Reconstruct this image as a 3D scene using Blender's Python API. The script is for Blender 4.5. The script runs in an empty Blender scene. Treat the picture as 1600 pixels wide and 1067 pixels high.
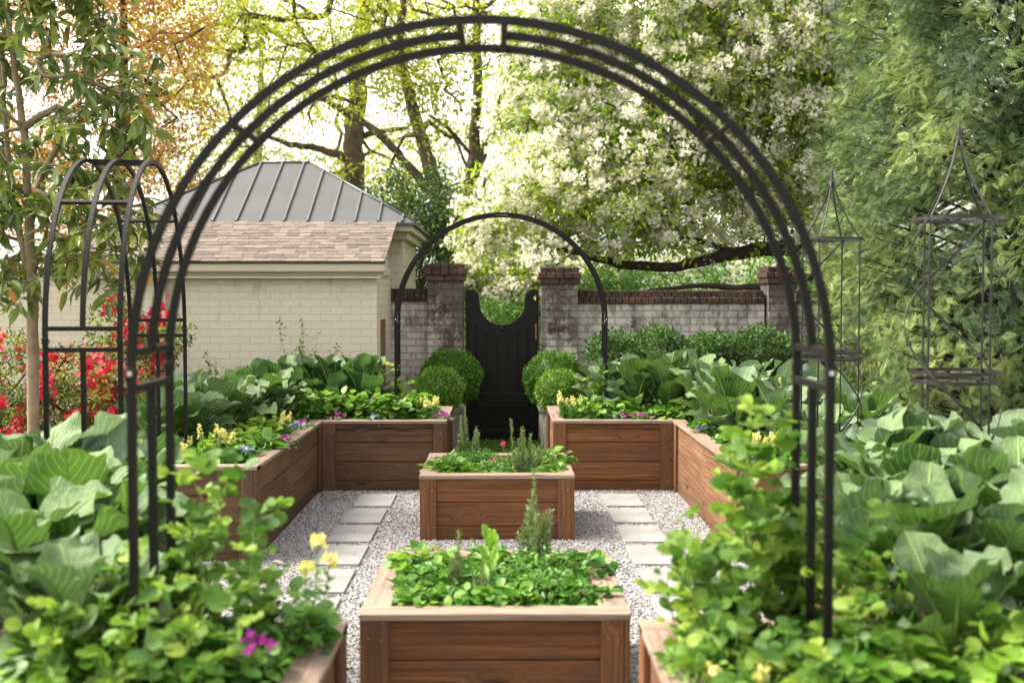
import bpy, math
import numpy as np
from mathutils import Vector, Matrix, Euler

scene = bpy.context.scene
C = scene.collection
R = math.radians

# ------------------------------------------------------------------ camera, light, exposure
FPX = 1700.0
CAM = Vector((0.0, 0.0, 1.75))
cam_data = bpy.data.cameras.new("camera")
cam = bpy.data.objects.new("camera", cam_data)
C.objects.link(cam)
cam.location = CAM
cam.rotation_euler = (R(90 - 2.375), 0, R(-0.573))
cam_data.sensor_width = 36.0
cam_data.lens = FPX / 1600 * 36.0
cam_data.clip_start = 0.05
cam_data.clip_end = 3000
cam_data.dof.use_dof = True
cam_data.dof.focus_distance = 8.3
cam_data.dof.aperture_fstop = 1.9
scene.camera = cam

SUN_EL, SUN_AZ = 50.0, -80.0        # azimuth from +Y, negative = towards -X
world = bpy.data.worlds.new("World")
scene.world = world
world.use_nodes = True
wn = world.node_tree
wn.nodes.clear()
w_out = wn.nodes.new("ShaderNodeOutputWorld")
w_bg = wn.nodes.new("ShaderNodeBackground")
w_sky = wn.nodes.new("ShaderNodeTexSky")
w_sky.sky_type = 'NISHITA'
w_sky.sun_disc = False
w_sky.sun_elevation = R(SUN_EL)
w_sky.sun_rotation = R(SUN_AZ)
w_sky.air_density = 1.0
w_sky.dust_density = 3.0
w_sky.ozone_density = 1.0
w_hs = wn.nodes.new("ShaderNodeHueSaturation")
w_hs.inputs['Saturation'].default_value = 0.12
w_bg.inputs['Strength'].default_value = 0.15
wn.links.new(w_sky.outputs[0], w_hs.inputs['Color'])
w_mx = wn.nodes.new("ShaderNodeMix")     # the photograph is balanced for open shade
w_mx.data_type, w_mx.blend_type = 'RGBA', 'MULTIPLY'
w_mx.inputs[0].default_value = 1.0
w_mx.inputs[7].default_value = (1.04, 1.0, 0.94, 1.0)
wn.links.new(w_hs.outputs[0], w_mx.inputs[6])
wn.links.new(w_mx.outputs[2], w_bg.inputs['Color'])
wn.links.new(w_bg.outputs[0], w_out.inputs['Surface'])

sun_data = bpy.data.lights.new("sun", 'SUN')
sun_data.energy = 2.3
sun_data.angle = R(22)
sun_data.color = (1.0, 0.9, 0.74)
sun = bpy.data.objects.new("sun", sun_data)
C.objects.link(sun)
_d = Vector((math.sin(R(SUN_AZ)) * math.cos(R(SUN_EL)), math.cos(R(SUN_AZ)) * math.cos(R(SUN_EL)), math.sin(R(SUN_EL))))
sun.rotation_euler = (-_d).to_track_quat('-Z', 'Y').to_euler()
sun.location = _d * 50

scene.view_settings.view_transform = 'Standard'
scene.view_settings.look = 'None'
scene.view_settings.exposure = 1.95
scene.view_settings.gamma = 1.0
scene.render.engine = 'CYCLES'
scene.cycles.max_bounces = 6
scene.cycles.diffuse_bounces = 3
scene.cycles.glossy_bounces = 2
scene.cycles.transmission_bounces = 3
scene.cycles.transparent_max_bounces = 4
scene.cycles.use_denoising = True

# ------------------------------------------------------------------ helpers
CAMR = cam.rotation_euler.to_matrix()


def at(px, py, Y):
    """the point at depth Y seen at photo pixel px, py"""
    d = CAMR @ Vector(((px - 800) / FPX, -(py - 533.5) / FPX, -1))
    k = Y / d.y
    return Vector((d.x * k, Y, CAM.z + d.z * k))


def seed(n):
    return np.random.default_rng(n)


class MB:
    """collects geometry; build() links it as ONE mesh object"""

    def __init__(s):
        s.V, s.blocks, s.n = [], [], 0

    def add(s, V, F, UV=None, T=0.5, smooth=False, mi=0):
        V = np.asarray(V, dtype=np.float32).reshape(-1, 3)
        F = np.asarray(F, dtype=np.int32)
        m, k = F.shape
        if UV is None:
            UV = np.zeros((m, k, 2), dtype=np.float32)
        T = np.broadcast_to(np.asarray(T, dtype=np.float32), (m,))
        s.V.append(V)
        s.blocks.append((F + s.n, np.asarray(UV, dtype=np.float32).reshape(m * k, 2), T, smooth, mi))
        s.n += len(V)

    def build(s, name, mat, parent=None, origin=None):
        V = np.concatenate(s.V)
        if origin is None:
            origin = parent.location if parent is not None else None
        if origin is None:
            lo, hi = V.min(0), V.max(0)
            origin = Vector(((lo[0] + hi[0]) / 2, (lo[1] + hi[1]) / 2, lo[2]))
        origin = Vector(origin)
        V = V - np.array(origin, dtype=np.float32)
        me = bpy.data.meshes.new(name)
        me.vertices.add(len(V))
        me.vertices.foreach_set('co', V.ravel())
        li = np.concatenate([b[0].ravel() for b in s.blocks])
        tot = np.concatenate([np.full(len(b[0]), b[0].shape[1], dtype=np.int32) for b in s.blocks])
        start = np.concatenate([[0], np.cumsum(tot)[:-1]]).astype(np.int32)
        me.loops.add(len(li))
        me.loops.foreach_set('vertex_index', li)
        me.polygons.add(len(tot))
        me.polygons.foreach_set('loop_start', start)
        me.polygons.foreach_set('use_smooth', np.concatenate([np.full(len(b[0]), b[3]) for b in s.blocks]))
        me.polygons.foreach_set('material_index', np.concatenate([np.full(len(b[0]), b[4], dtype=np.int32) for b in s.blocks]))
        me.update(calc_edges=True)
        uv = me.uv_layers.new(name='UVMap')
        uv.data.foreach_set('uv', np.concatenate([b[1] for b in s.blocks]).ravel())
        a = me.attributes.new('tint', 'FLOAT', 'FACE')
        a.data.foreach_set('value', np.concatenate([b[2] for b in s.blocks]).astype(np.float32))
        for m in (mat if isinstance(mat, (list, tuple)) else [mat]):
            me.materials.append(m)
        o = bpy.data.objects.new(name, me)
        C.objects.link(o)
        if parent is not None:
            o.parent = parent
            o.location = origin - parent.location
        else:
            o.location = origin
        return o


def tag(o, label=None, cat=None, group=None, kind=None):
    if label:
        o['label'] = label
    if cat:
        o['category'] = cat
    if group:
        o['group'] = group
    if kind:
        o['kind'] = kind
    return o


def thing(name, label, cat, loc, group=None):
    o = bpy.data.objects.new(name, None)
    C.objects.link(o)
    o.location = loc
    o.empty_display_size = 0.1
    return tag(o, label, cat, group)


def copy_tree(o, loc, rotz, label, scale=None, parent=None):
    c = o.copy()
    C.objects.link(c)
    if parent is None:
        c.location = loc
        c.rotation_euler = (0, 0, rotz)
        if scale:
            c.scale = (scale, scale, scale)
        c['label'] = label
    else:
        c.parent = parent
    for ch in [x for x in C.objects if x.parent == o]:
        copy_tree(ch, None, 0, None, None, c)
    return c


def norm(a):
    a = np.asarray(a, dtype=float)
    return a / np.maximum(np.linalg.norm(a, axis=-1, keepdims=True), 1e-9)


# chamfered box template
def _box_template():
    idx = lambda c, a: c * 3 + a
    quads, tris = [], []
    for a in range(3):
        b, c = (a + 1) % 3, (a + 2) % 3
        for s in (0, 1):
            cs = [(s << a) | (i << b) | (j << c) for i, j in ((0, 0), (1, 0), (1, 1), (0, 1))]
            q = [idx(k, a) for k in cs]
            quads.append(q if s else q[::-1])
        for i in (0, 1):
            for j in (0, 1):
                c1 = (i << b) | (j << c)
                c2 = c1 | (1 << a)
                quads.append([idx(c1, b), idx(c2, b), idx(c2, c), idx(c1, c)] if (i ^ j) == 0 and False else [idx(c1, b), idx(c2, b), idx(c2, c), idx(c1, c)])
    for k in range(8):
        tris.append([idx(k, 0), idx(k, 1), idx(k, 2)])
    sg = np.array([[(1 if (k >> a) & 1 else -1) for a in range(3)] for k in range(8)], dtype=float)
    V = np.zeros((24, 3))
    for k in range(8):
        for a in range(3):
            v = sg[k] * 0.8
            v[a] = sg[k][a]
            V[k * 3 + a] = v

    def fix(F):
        out = []
        for f in F:
            p = V[f]
            n = np.cross(p[1] - p[0], p[2] - p[0])
            out.append(f if np.dot(n, p.mean(0)) > 0 else f[::-1])
        return np.array(out)
    return sg, fix(quads), fix(tris)


_SG, _BQ, _BT = _box_template()
_rb = seed(11)


def box(mb, x0, x1, y0, y1, z0, z1, grain=0, T=0.5, c=0.002, mi=0, M=None, jit=True, smooth=False):
    """chamfered box; UV in metres with u along the grain axis"""
    h = np.array([x1 - x0, y1 - y0, z1 - z0], dtype=float) / 2
    m = np.array([x1 + x0, y1 + y0, z1 + z0], dtype=float) / 2
    c = min(c, h.min() * 0.45)
    V = np.zeros((24, 3))
    for k in range(8):
        for a in range(3):
            v = _SG[k] * (h - c)
            v[a] = _SG[k][a] * h[a]
            V[k * 3 + a] = v + m
    off = _rb.uniform(-40, 40, 2) if jit else np.zeros(2)
    o1, o2 = [a for a in range(3) if a != grain]

    def uv(F):
        P = V[F]
        n = np.abs(np.cross(P[:, 1] - P[:, 0], P[:, 2] - P[:, 0]))
        ax = n.argmax(1)
        U = np.zeros(P.shape[:2] + (2,))
        for i in range(len(F)):
            if ax[i] == grain:
                U[i, :, 0] = P[i, :, o1] * 0.2
                U[i, :, 1] = P[i, :, o2]
            else:
                oth = o2 if ax[i] == o1 else o1
                U[i, :, 0] = P[i, :, grain]
                U[i, :, 1] = P[i, :, oth] + 0.37 * ax[i] * (1 if jit else 0)
            U[i] += off
        return U
    u1, u2 = uv(_BQ), uv(_BT)
    if M is not None:
        V = np.array([M @ Vector(v) for v in V])
    n0 = len(V)
    mb.add(V, _BQ, u1, T, smooth, mi)
    # corner triangles share the vertices
    mb.blocks.append((_BT + (mb.n - n0), np.asarray(u2, dtype=np.float32).reshape(-1, 2), np.full(len(_BT), T, dtype=np.float32), smooth, mi))


def tube(mb, pts, rad, sides=8, T=0.5, fixed=None, sq=False, mi=0, cap=True, smooth=True, closed=False):
    """sweep of a round (or square) section along pts; uv u = length, v = around"""
    P = np.array([tuple(p) for p in pts], dtype=float)
    n = len(P)
    rad = np.broadcast_to(np.asarray(rad, dtype=float), (n,))
    if closed:
        tg = norm(np.roll(P, -1, 0) - np.roll(P, 1, 0))
    else:
        tg = norm(np.gradient(P, axis=0))
    if fixed is not None:
        B = np.tile(norm(np.array(fixed, dtype=float)), (n, 1))
        Nn = norm(np.cross(B, tg))
    else:
        Nn = np.zeros((n, 3))
        a = np.array([0, 0, 1.0]) if abs(tg[0][2]) < 0.9 else np.array([1.0, 0, 0])
        v = norm(np.cross(tg[0], a))
        for i in range(n):
            v = v - tg[i] * np.dot(v, tg[i])
            v = norm(v)
            Nn[i] = v
        B = np.cross(tg, Nn)
    if sq:
        sides = 4
        ang = np.array([45, 135, 225, 315]) * math.pi / 180
        k = math.sqrt(2)
        smooth = False
    else:
        ang = np.arange(sides) * 2 * math.pi / sides
        k = 1.0
    ring = P[:, None, :] + rad[:, None, None] * k * (np.cos(ang)[None, :, None] * Nn[:, None, :] + np.sin(ang)[None, :, None] * B[:, None, :])
    V = ring.reshape(-1, 3)
    L = np.concatenate([[0], np.cumsum(np.linalg.norm(np.diff(P, axis=0), axis=1))])
    F, U = [], []
    m = n if closed else n - 1
    for i in range(m):
        i2 = (i + 1) % n
        for j in range(sides):
            j2 = (j + 1) % sides
            F.append([i * sides + j, i * sides + j2, i2 * sides + j2, i2 * sides + j])
            u0, u1 = L[i], L[i2] if i2 > i else L[i] + 0.1
            v0, v1 = j / sides, (j + 1) / sides
            U.append([[u0, v0], [u0, v1], [u1, v1], [u1, v0]])
    mb.add(V, F, np.array(U), T, smooth, mi)
    if cap and not closed:
        base = mb.n - len(V)
        for i, rev in ((0, True), (n - 1, False)):
            f = [i * sides + j for j in range(sides)]
            if rev:
                f = f[::-1]
            mb.blocks.append((np.array([f]) + base, np.zeros((sides, 2), dtype=np.float32), np.full(1, T, dtype=np.float32), False, mi))


def lathe(mb, prof, cx, cy, sides=32, T=0.5, mi=0):
    n = len(prof)
    ang = np.arange(sides) * 2 * math.pi / sides
    V = np.array([[cx + r * math.cos(a), cy + r * math.sin(a), z] for r, z in prof for a in ang])
    F, U = [], []
    for i in range(n - 1):
        for j in range(sides):
            j2 = (j + 1) % sides
            F.append([i * sides + j, i * sides + j2, (i + 1) * sides + j2, (i + 1) * sides + j])
            U.append([[j / sides, prof[i][1]], [(j + 1) / sides, prof[i][1]], [(j + 1) / sides, prof[i + 1][1]], [j / sides, prof[i + 1][1]]])
    mb.add(V, F, np.array(U), T, True, mi)


def inst(mb, tm, P, D, N, S, T=0.5, smooth=False, mi=0):
    """instances of template tm=(V, F) at P, leaf axis D, normal N, size S"""
    TV, TF = tm
    P = np.asarray(P, dtype=float)
    n = len(P)
    if n == 0:
        return
    D = norm(D)
    N = np.asarray(N, dtype=float)
    X = norm(np.cross(D, N))
    Z = np.cross(X, D)
    S = np.asarray(S, dtype=float)
    if S.ndim == 0:
        S = np.full(n, S)
    if S.ndim == 1:
        S = np.stack([S, S, S], 1)
    Q = TV[None] * S[:, None, :]
    V = P[:, None, :] + Q[..., 0:1] * X[:, None, :] + Q[..., 1:2] * D[:, None, :] + Q[..., 2:3] * Z[:, None, :]
    m, k = TF.shape
    F = (TF[None] + (np.arange(n) * len(TV))[:, None, None]).reshape(-1, k)
    U = np.tile(TV[TF][:, :, :2][None], (n, 1, 1, 1)).reshape(-1, k, 2)
    T = np.broadcast_to(np.asarray(T, dtype=float), (n,))
    mb.add(V.reshape(-1, 3), F, U, np.repeat(T, m), smooth, mi)


# leaf templates: x across, y along, z up
LEAF = (np.array([[0, 0, 0], [-.22, .4, .07], [0, .45, 0], [.22, .4, .07], [0, 1, -.12]]), np.array([[0, 2, 1, 1], [0, 3, 2, 2], [1, 2, 4, 4], [2, 3, 4, 4]])[:, :3])
LEAFN = (np.array([[0, 0, 0], [-.15, .3, .05], [0, .3, 0], [.15, .3, .05], [-.16, .65, .0], [0, .68, -.06], [.16, .65, .0], [0, 1, -.2]]),
         np.array([[0, 2, 1], [0, 3, 2], [1, 2, 5], [1, 5, 4], [2, 3, 6], [2, 6, 5], [4, 5, 7], [5, 6, 7]]))
ROUND = (np.array([[0, 0, 0], [-.3, .15, .06], [-.46, .5, .1], [-.3, .86, .04], [0, 1, -.06], [.3, .86, .04], [.46, .5, .1], [.3, .15, .06], [0, .5, -.03]]),
         np.array([[8, 1, 0], [8, 2, 1], [8, 3, 2], [8, 4, 3], [8, 5, 4], [8, 6, 5], [8, 7, 6], [8, 0, 7]]))
PETAL = (np.array([[-.3, -.4, 0], [.3, -.4, 0], [.5, .1, .12], [0, .5, .1], [-.5, .1, .12]]), np.array([[0, 1, 2, 3, 4]]))
_a = np.arange(5) * 2 * math.pi / 5
FLOWER = (np.concatenate([[[0, 0, -.08]], np.stack([np.cos(_a) * .5, np.sin(_a) * .5, np.full(5, .1)], 1), np.stack([np.cos(_a + .63) * .27, np.sin(_a + .63) * .27, np.zeros(5)], 1)]),
          np.array([[0, 6 + (i - 1) % 5, 1 + i, 6 + i] for i in range(5)]))
NEEDLE = (np.array([[-.06, 0, 0], [.06, 0, 0], [.05, 1, .1], [-.05, 1, .1]]), np.array([[0, 1, 2, 3]]))
_fv, _ff = [], []
for _i in range(5):                      # a flat cypress spray
    _t = _i / 5
    _l = .46 * (1 - _t) ** .8 + .1
    for _s in (-1, 1):
        _b = len(_fv)
        _y = .08 + _t * .8 + (.05 if _s > 0 else 0)
        _c, _d = _s * math.sin(.8), math.cos(.8)
        _z = -.14 * _t
        _fv += [[0, _y, _z], [_c * _l * .45 - _d * .032 * _s, _y + _d * _l * .45 + abs(_c) * .032, _z + .02], [_c * _l, _y + _d * _l, _z - .07], [_c * _l * .5 + _d * .032 * _s, _y + _d * _l * .5 - abs(_c) * .032, _z + .02]]
        _ff.append([_b, _b + 1, _b + 2, _b + 3][::-1] if _s > 0 else [_b, _b + 1, _b + 2, _b + 3])
_b = len(_fv)
_fv += [[-.02, 0, 0], [.02, 0, 0], [.015, 1.05, -.14], [-.015, 1.05, -.14]]
_ff.append([_b, _b + 1, _b + 2, _b + 3])
FROND = (np.array(_fv), np.array(_ff))


def rdir(r, n):
    return norm(r.normal(size=(n, 3)))


# ------------------------------------------------------------------ materials
def new_mat(name):
    m = bpy.data.materials.new(name)
    m.use_nodes = True
    t = m.node_tree
    t.nodes.clear()
    out = t.nodes.new('ShaderNodeOutputMaterial')
    return m, t, out


class NT:
    def __init__(s, t):
        s.t = t

    def n(s, typ, ins=None, **kw):
        nd = s.t.nodes.new('ShaderNode' + typ)
        for k, v in kw.items():
            setattr(nd, k, v)
        for k, v in (ins or {}).items():
            if isinstance(v, bpy.types.NodeSocket):
                s.t.links.new(v, nd.inputs[k])
            else:
                nd.inputs[k].default_value = v
        return nd

    def math(s, op, a, b=0.0, c=None, clamp=False):
        d = {0: a, 1: b}
        if c is not None:
            d[2] = c
        return s.n('Math', d, operation=op, use_clamp=clamp).outputs[0]

    def mix(s, f, a, b, blend='MIX'):
        nd = s.n('Mix', None, data_type='RGBA', blend_type=blend)
        for i, v in ((0, f), (6, a), (7, b)):
            if isinstance(v, bpy.types.NodeSocket):
                s.t.links.new(v, nd.inputs[i])
            else:
                nd.inputs[i].default_value = v if i == 0 or len(v) == 4 else tuple(v) + (1,)
        return nd.outputs[2]

    def ramp(s, f, stops):
        nd = s.n('ValToRGB', {0: f})
        e = nd.color_ramp.elements
        while len(e) > 1:
            e.remove(e[-1])
        e[0].position = stops[0][0]
        e[0].color = tuple(stops[0][1]) + (1,)
        for p, c in stops[1:]:
            x = e.new(p)
            x.color = tuple(c) + (1,)
        return nd.outputs[0]

    def noise(s, vec, scale, detail=3.0, rough=0.55, out=0):
        d = {'Scale': scale, 'Detail': detail, 'Roughness': rough}
        if vec is not None:
            d['Vector'] = vec
        return s.n('TexNoise', d).outputs[out]

    def tint(s):
        return s.n('Attribute', attribute_name='tint').outputs['Fac']

    def uv(s):
        return s.n('UVMap', uv_map='UVMap').outputs[0]

    def scale(s, v, x, y, z=1.0):
        return s.n('Mapping', {'Vector': v, 'Scale': (x, y, z)}).outputs[0]

    def bump(s, h, strength=0.3, dist=0.01):
        return s.n('Bump', {'Height': h, 'Strength': strength, 'Distance': dist}).outputs[0]


def leaf_mat(name, stops, transl=0.35, rough=0.5, veins=False, spec=0.4, tcol=(1.0, 1.1, 0.5)):
    m, t, out = new_mat(name)
    N = NT(t)
    T = N.tint()
    geo = N.n('NewGeometry')
    stops = [(p, (c[0] * 1.04, c[1] * 1.0, c[2] * .9)) if c[1] > c[0] else (p, c) for p, c in stops]
    obj = N.n('TexCoord').outputs['Object']
    v = N.noise(obj, 9.0, 2.0)
    f = N.math('ADD', T, N.math('MULTIPLY', N.math('SUBTRACT', v, 0.5), 0.35), clamp=True)
    col = N.ramp(f, stops)
    nor = None
    if veins:
        uv = N.n('SeparateXYZ', {0: N.uv()})
        x = N.math('ABSOLUTE', uv.outputs[0])
        y = uv.outputs[1]
        mid = N.math('LESS_THAN', x, N.math('MULTIPLY_ADD', y, -0.035, 0.055))
        fr = N.math('FRACT', N.math('MULTIPLY', N.math('SUBTRACT', y, N.math('MULTIPLY', x, 0.42)), 8.0))
        d = N.math('ABSOLUTE', N.math('SUBTRACT', fr, 0.5))
        side = N.math('MULTIPLY', N.math('SUBTRACT', 0.09, d), 12.0, clamp=True)
        vein = N.math('MAXIMUM', mid, N.math('MULTIPLY', side, 0.7))
        light = N.mix(0.6, col, (0.6, 0.66, 0.42))
        col = N.mix(N.math('MULTIPLY', vein, 0.75), col, light)
        h = N.math('ADD', N.math('MULTIPLY', side, -0.6), N.math('MULTIPLY', N.noise(N.scale(N.uv(), 3, 8), 4.0, 2.0), 0.8))
        nor = N.bump(h, 0.6, 0.015)
    under = N.mix(0.35, col, (0.32, 0.42, 0.25))
    col2 = N.mix(geo.outputs['Backfacing'], col, under) if veins else col
    ins = {'Base Color': col2, 'Roughness': rough, 'Specular IOR Level': spec}
    if nor is not None:
        ins['Normal'] = nor
    p = N.n('BsdfPrincipled', ins)
    tc = N.mix(1.0, col, tcol, 'MULTIPLY')
    tc = N.n('BrightContrast', {'Color': tc, 'Bright': 0.02}).outputs[0]
    tr = N.n('BsdfTranslucent', {'Color': tc})
    mx = N.n('MixShader', {0: transl, 1: p.outputs[0], 2: tr.outputs[0]})
    t.links.new(mx.outputs[0], out.inputs[0])
    return m


def wood_mat(name, dark, mid, light, tone=0.5, rough=0.75, knots=True):
    m, t, out = new_mat(name)
    N = NT(t)
    uv = N.uv()
    T = N.tint()
    # rings bent round the knots
    kv = N.n('TexVoronoi', {'Vector': N.scale(uv, 2.1, 5.5), 'Scale': 1.0}, feature='F1')
    kd = kv.outputs['Distance']
    warp = N.math('MULTIPLY', N.math('SUBTRACT', 0.32, kd, clamp=True), 2.4)
    w2 = N.noise(N.scale(uv, 1.3, 6.0), 1.0, 2.0)
    sep = N.n('SeparateXYZ', {0: uv})
    gv = N.math('ADD', N.math('MULTIPLY', sep.outputs[1], 55.0), N.math('MULTIPLY', warp, 6.0))
    gv = N.math('ADD', gv, N.math('MULTIPLY', w2, 3.0))
    gvec = N.n('CombineXYZ', {0: N.math('MULTIPLY', sep.outputs[0], 1.1), 1: gv}).outputs[0]
    grain = N.noise(gvec, 1.0, 4.0, 0.6)
    fine = N.noise(N.scale(uv, 14, 420), 1.0, 2.0)
    col = N.ramp(grain, [(0.28, dark), (0.5, mid), (0.74, light)])
    col = N.mix(N.math('MULTIPLY', N.math('SUBTRACT', fine, 0.45, clamp=True), 1.6), col, tuple(c * 0.55 for c in dark))
    if knots:
        k = N.math('MULTIPLY', N.math('SUBTRACT', 0.16, kd), 11.0, clamp=True)
        pick = N.math('GREATER_THAN', N.n('SeparateXYZ', {0: kv.outputs['Color']}).outputs[0], 0.3)
        col = N.mix(N.math('MULTIPLY', N.math('MULTIPLY', k, pick), 0.85), col, tuple(c * 0.3 for c in dark))
    # weather stains and per-board tone
    st = N.noise(N.scale(uv, 2.2, 4.0), 1.3, 3.0)
    col = N.mix(N.math('MULTIPLY', N.math('SUBTRACT', st, 0.48, clamp=True), 2.2), col, tuple(c * 0.5 + 0.03 for c in dark))
    br = N.n('MapRange', {0: T, 3: 0.62, 4: 1.38}).outputs[0]
    g = N.n('CombineColor', {0: br, 1: N.math('MULTIPLY', br, 0.98), 2: N.math('MULTIPLY', br, 0.95)}).outputs[0]
    col = N.mix(1.0, col, g, 'MULTIPLY')
    nor = N.bump(N.math('ADD', grain, N.math('MULTIPLY', fine, 0.5)), 0.45, 0.004)
    p = N.n('BsdfPrincipled', {'Base Color': col, 'Roughness': rough, 'Specular IOR Level': 0.3, 'Normal': nor})
    t.links.new(p.outputs[0], out.inputs[0])
    return m


def plain_mat(name, col, rough=0.6, metal=0.0, var=0.15, scale=6.0, bump=0.0, bscale=40.0, spec=0.4, col2=None):
    m, t, out = new_mat(name)
    N = NT(t)
    o = N.n('TexCoord').outputs['Object']
    n1 = N.noise(o, scale, 4.0)
    c2 = col2 or tuple(c * (1 - var * 2) for c in col)
    c = N.ramp(n1, [(0.3, c2), (0.7, col)])
    T = N.tint()
    br = N.n('MapRange', {0: T, 3: 0.6, 4: 1.4}).outputs[0]
    g = N.n('CombineColor', {0: br, 1: br, 2: br}).outputs[0]
    c = N.mix(1.0, c, g, 'MULTIPLY')
    ins = {'Base Color': c, 'Roughness': rough, 'Metallic': metal, 'Specular IOR Level': spec}
    if bump:
        ins['Normal'] = N.bump(N.noise(o, bscale, 3.0), bump, 0.01)
    p = N.n('BsdfPrincipled', ins)
    t.links.new(p.outputs[0], out.inputs[0])
    return m


def brick_mat(name, paint, brick, wear, stain, bw=0.225, rh=0.083, mortar=0.013, topz=1.9, bstr=0.5, mcol=None, pv=.25, sc=(0.045, 0.035, 0.03)):
    m, t, out = new_mat(name)
    N = NT(t)
    uv = N.uv()
    b = N.n('TexBrick', {'Vector': uv, 'Scale': 1.0, 'Brick Width': bw, 'Row Height': rh, 'Mortar Size': mortar, 'Mortar Smooth': 0.3, 'Bias': 0.0,
                         'Color1': (0, 0, 0, 1), 'Color2': (1, 1, 1, 1), 'Mortar': (0.5, 0.5, 0.5, 1)}, offset=0.5)
    mort = b.outputs['Fac']
    per = N.n('SeparateColor', {0: b.outputs['Color']}).outputs[0]
    n1 = N.noise(N.scale(uv, 1.0, 1.0), 2.3, 5.0, 0.65)
    n2 = N.noise(N.scale(uv, 1.0, 1.0), 22.0, 3.0, 0.6)
    wv = N.math('ADD', N.math('MULTIPLY', n1, 0.9), N.math('MULTIPLY', n2, 0.45))
    wv = N.math('ADD', wv, N.math('MULTIPLY', per, 0.12))
    wearm = N.math('MULTIPLY', N.math('SUBTRACT', wv, 1.0 - wear), 6.0, clamp=True)
    p1 = N.mix(n2, tuple(c * 0.82 for c in paint), paint)
    p1 = N.mix(N.math('MULTIPLY', per, pv), p1, tuple(c * 0.7 for c in paint))
    col = N.mix(N.math('MULTIPLY', mort, 0.55), p1, mcol or tuple(c * 0.5 for c in paint))
    br = N.mix(per, brick, tuple(c * 0.5 for c in brick))
    col = N.mix(wearm, col, br)
    if stain > 0:
        pz = N.n('SeparateXYZ', {0: uv}).outputs[1]
        hz = N.n('MapRange', {0: pz, 1: topz - 1.3, 2: topz, 3: 0.0, 4: 1.0}).outputs[0]
        drip = N.noise(N.scale(uv, 5.0, 1.2), 1.0, 5.0, 0.7)
        blot = N.noise(uv, 3.5, 6.0, 0.75)
        dm = N.math('ADD', N.math('MULTIPLY', drip, 0.9), N.math('MULTIPLY', blot, 0.6))
        dm = N.math('ADD', dm, N.math('MULTIPLY', hz, 0.22))
        dm = N.math('MULTIPLY', N.math('SUBTRACT', dm, 1.06 - stain), 5.0, clamp=True)
        col = N.mix(N.math('MULTIPLY', dm, 0.85), col, sc)
    nor = N.bump(N.math('ADD', N.math('MULTIPLY', mort, -1.0), N.math('MULTIPLY', n2, 0.35)), bstr, 0.008)
    p = N.n('BsdfPrincipled', {'Base Color': col, 'Roughness': 0.85, 'Specular IOR Level': 0.2, 'Normal': nor})
    t.links.new(p.outputs[0], out.inputs[0])
    return m


M = {}
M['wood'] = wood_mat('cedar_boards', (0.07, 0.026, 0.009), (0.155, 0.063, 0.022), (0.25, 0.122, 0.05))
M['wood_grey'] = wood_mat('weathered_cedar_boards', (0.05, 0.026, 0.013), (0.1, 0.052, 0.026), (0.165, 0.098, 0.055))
M['wood_warm'] = wood_mat('warm_cedar_boards', (0.065, 0.027, 0.013), (0.17, 0.083, 0.042), (0.3, 0.18, 0.105))  # lighter, more orange boards, used on the right-hand beds
M['cap'] = wood_mat('cap_board', (0.13, 0.088, 0.066), (0.26, 0.19, 0.15), (0.37, 0.29, 0.24), rough=0.8)
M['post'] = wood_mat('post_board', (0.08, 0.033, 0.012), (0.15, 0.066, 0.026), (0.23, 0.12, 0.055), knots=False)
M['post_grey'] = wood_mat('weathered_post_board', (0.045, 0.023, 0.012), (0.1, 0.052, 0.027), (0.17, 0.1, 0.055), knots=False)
M['screw'] = plain_mat('brass_screw', (0.6, 0.35, 0.08), 0.35, 0.8, 0.1)
M['soil'] = plain_mat('soil', (0.035, 0.022, 0.014), 0.95, 0, 0.25, 20, 0.8, 60)
M['iron'] = plain_mat('black_iron', (0.004, 0.0035, 0.004), 0.45, 0.0, 0.2, 12, 0.15, 120, spec=0.22, col2=(0.007, 0.005, 0.005))
M['rust_iron'] = plain_mat('aged_iron', (0.012, 0.008, 0.007), 0.45, 0.1, 0.2, 14, 0.2, 90, spec=0.5, col2=(0.012, 0.011, 0.012))
M['gate'] = plain_mat('black_gate_paint', (0.0045, 0.0042, 0.0045), 0.38, 0, 0.15, 5, 0.1, 60, spec=0.22)
M['copper'] = plain_mat('copper_hinge', (0.3, 0.14, 0.05), 0.4, 0.6)
M['paver'] = plain_mat('bluestone_paver', (0.29, 0.287, 0.28), 0.85, 0, 0.16, 3.5, 0.3, 120)
M['concrete'] = plain_mat('cast_stone', (0.30, 0.28, 0.25), 0.9, 0, 0.2, 7, 0.6, 35, col2=(0.16, 0.14, 0.12))
M['trim'] = plain_mat('cream_trim', (0.54, 0.48, 0.385), 0.6, 0, 0.05, 3)
M['metal_roof'] = plain_mat('standing_seam_metal', (0.07, 0.074, 0.077), 0.55, 0.1, 0.12, 2.0, 0.05, 8)
M['seam'] = plain_mat('roof_seam_metal', (0.12, 0.125, 0.13), 0.35, 0.4, 0.1, 3.0)
M['shingle'] = plain_mat('asphalt_shingle', (0.15, 0.122, 0.102), 0.95, 0, 0.12, 9, 0.5, 220)
M['bark_grey'] = plain_mat('grey_bark', (0.13, 0.10, 0.07), 0.9, 0, 0.3, 6, 0.8, 25)
M['bark_dark'] = plain_mat('dark_bark', (0.04, 0.028, 0.02), 0.9, 0, 0.25, 8, 0.8, 30)
M['bark_tan'] = plain_mat('tan_bark', (0.27, 0.2, 0.13), 0.85, 0, 0.2, 10, 0.4, 40)
M['stem'] = plain_mat('green_stem', (0.16, 0.26, 0.06), 0.6, 0, 0.15, 10)
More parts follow.
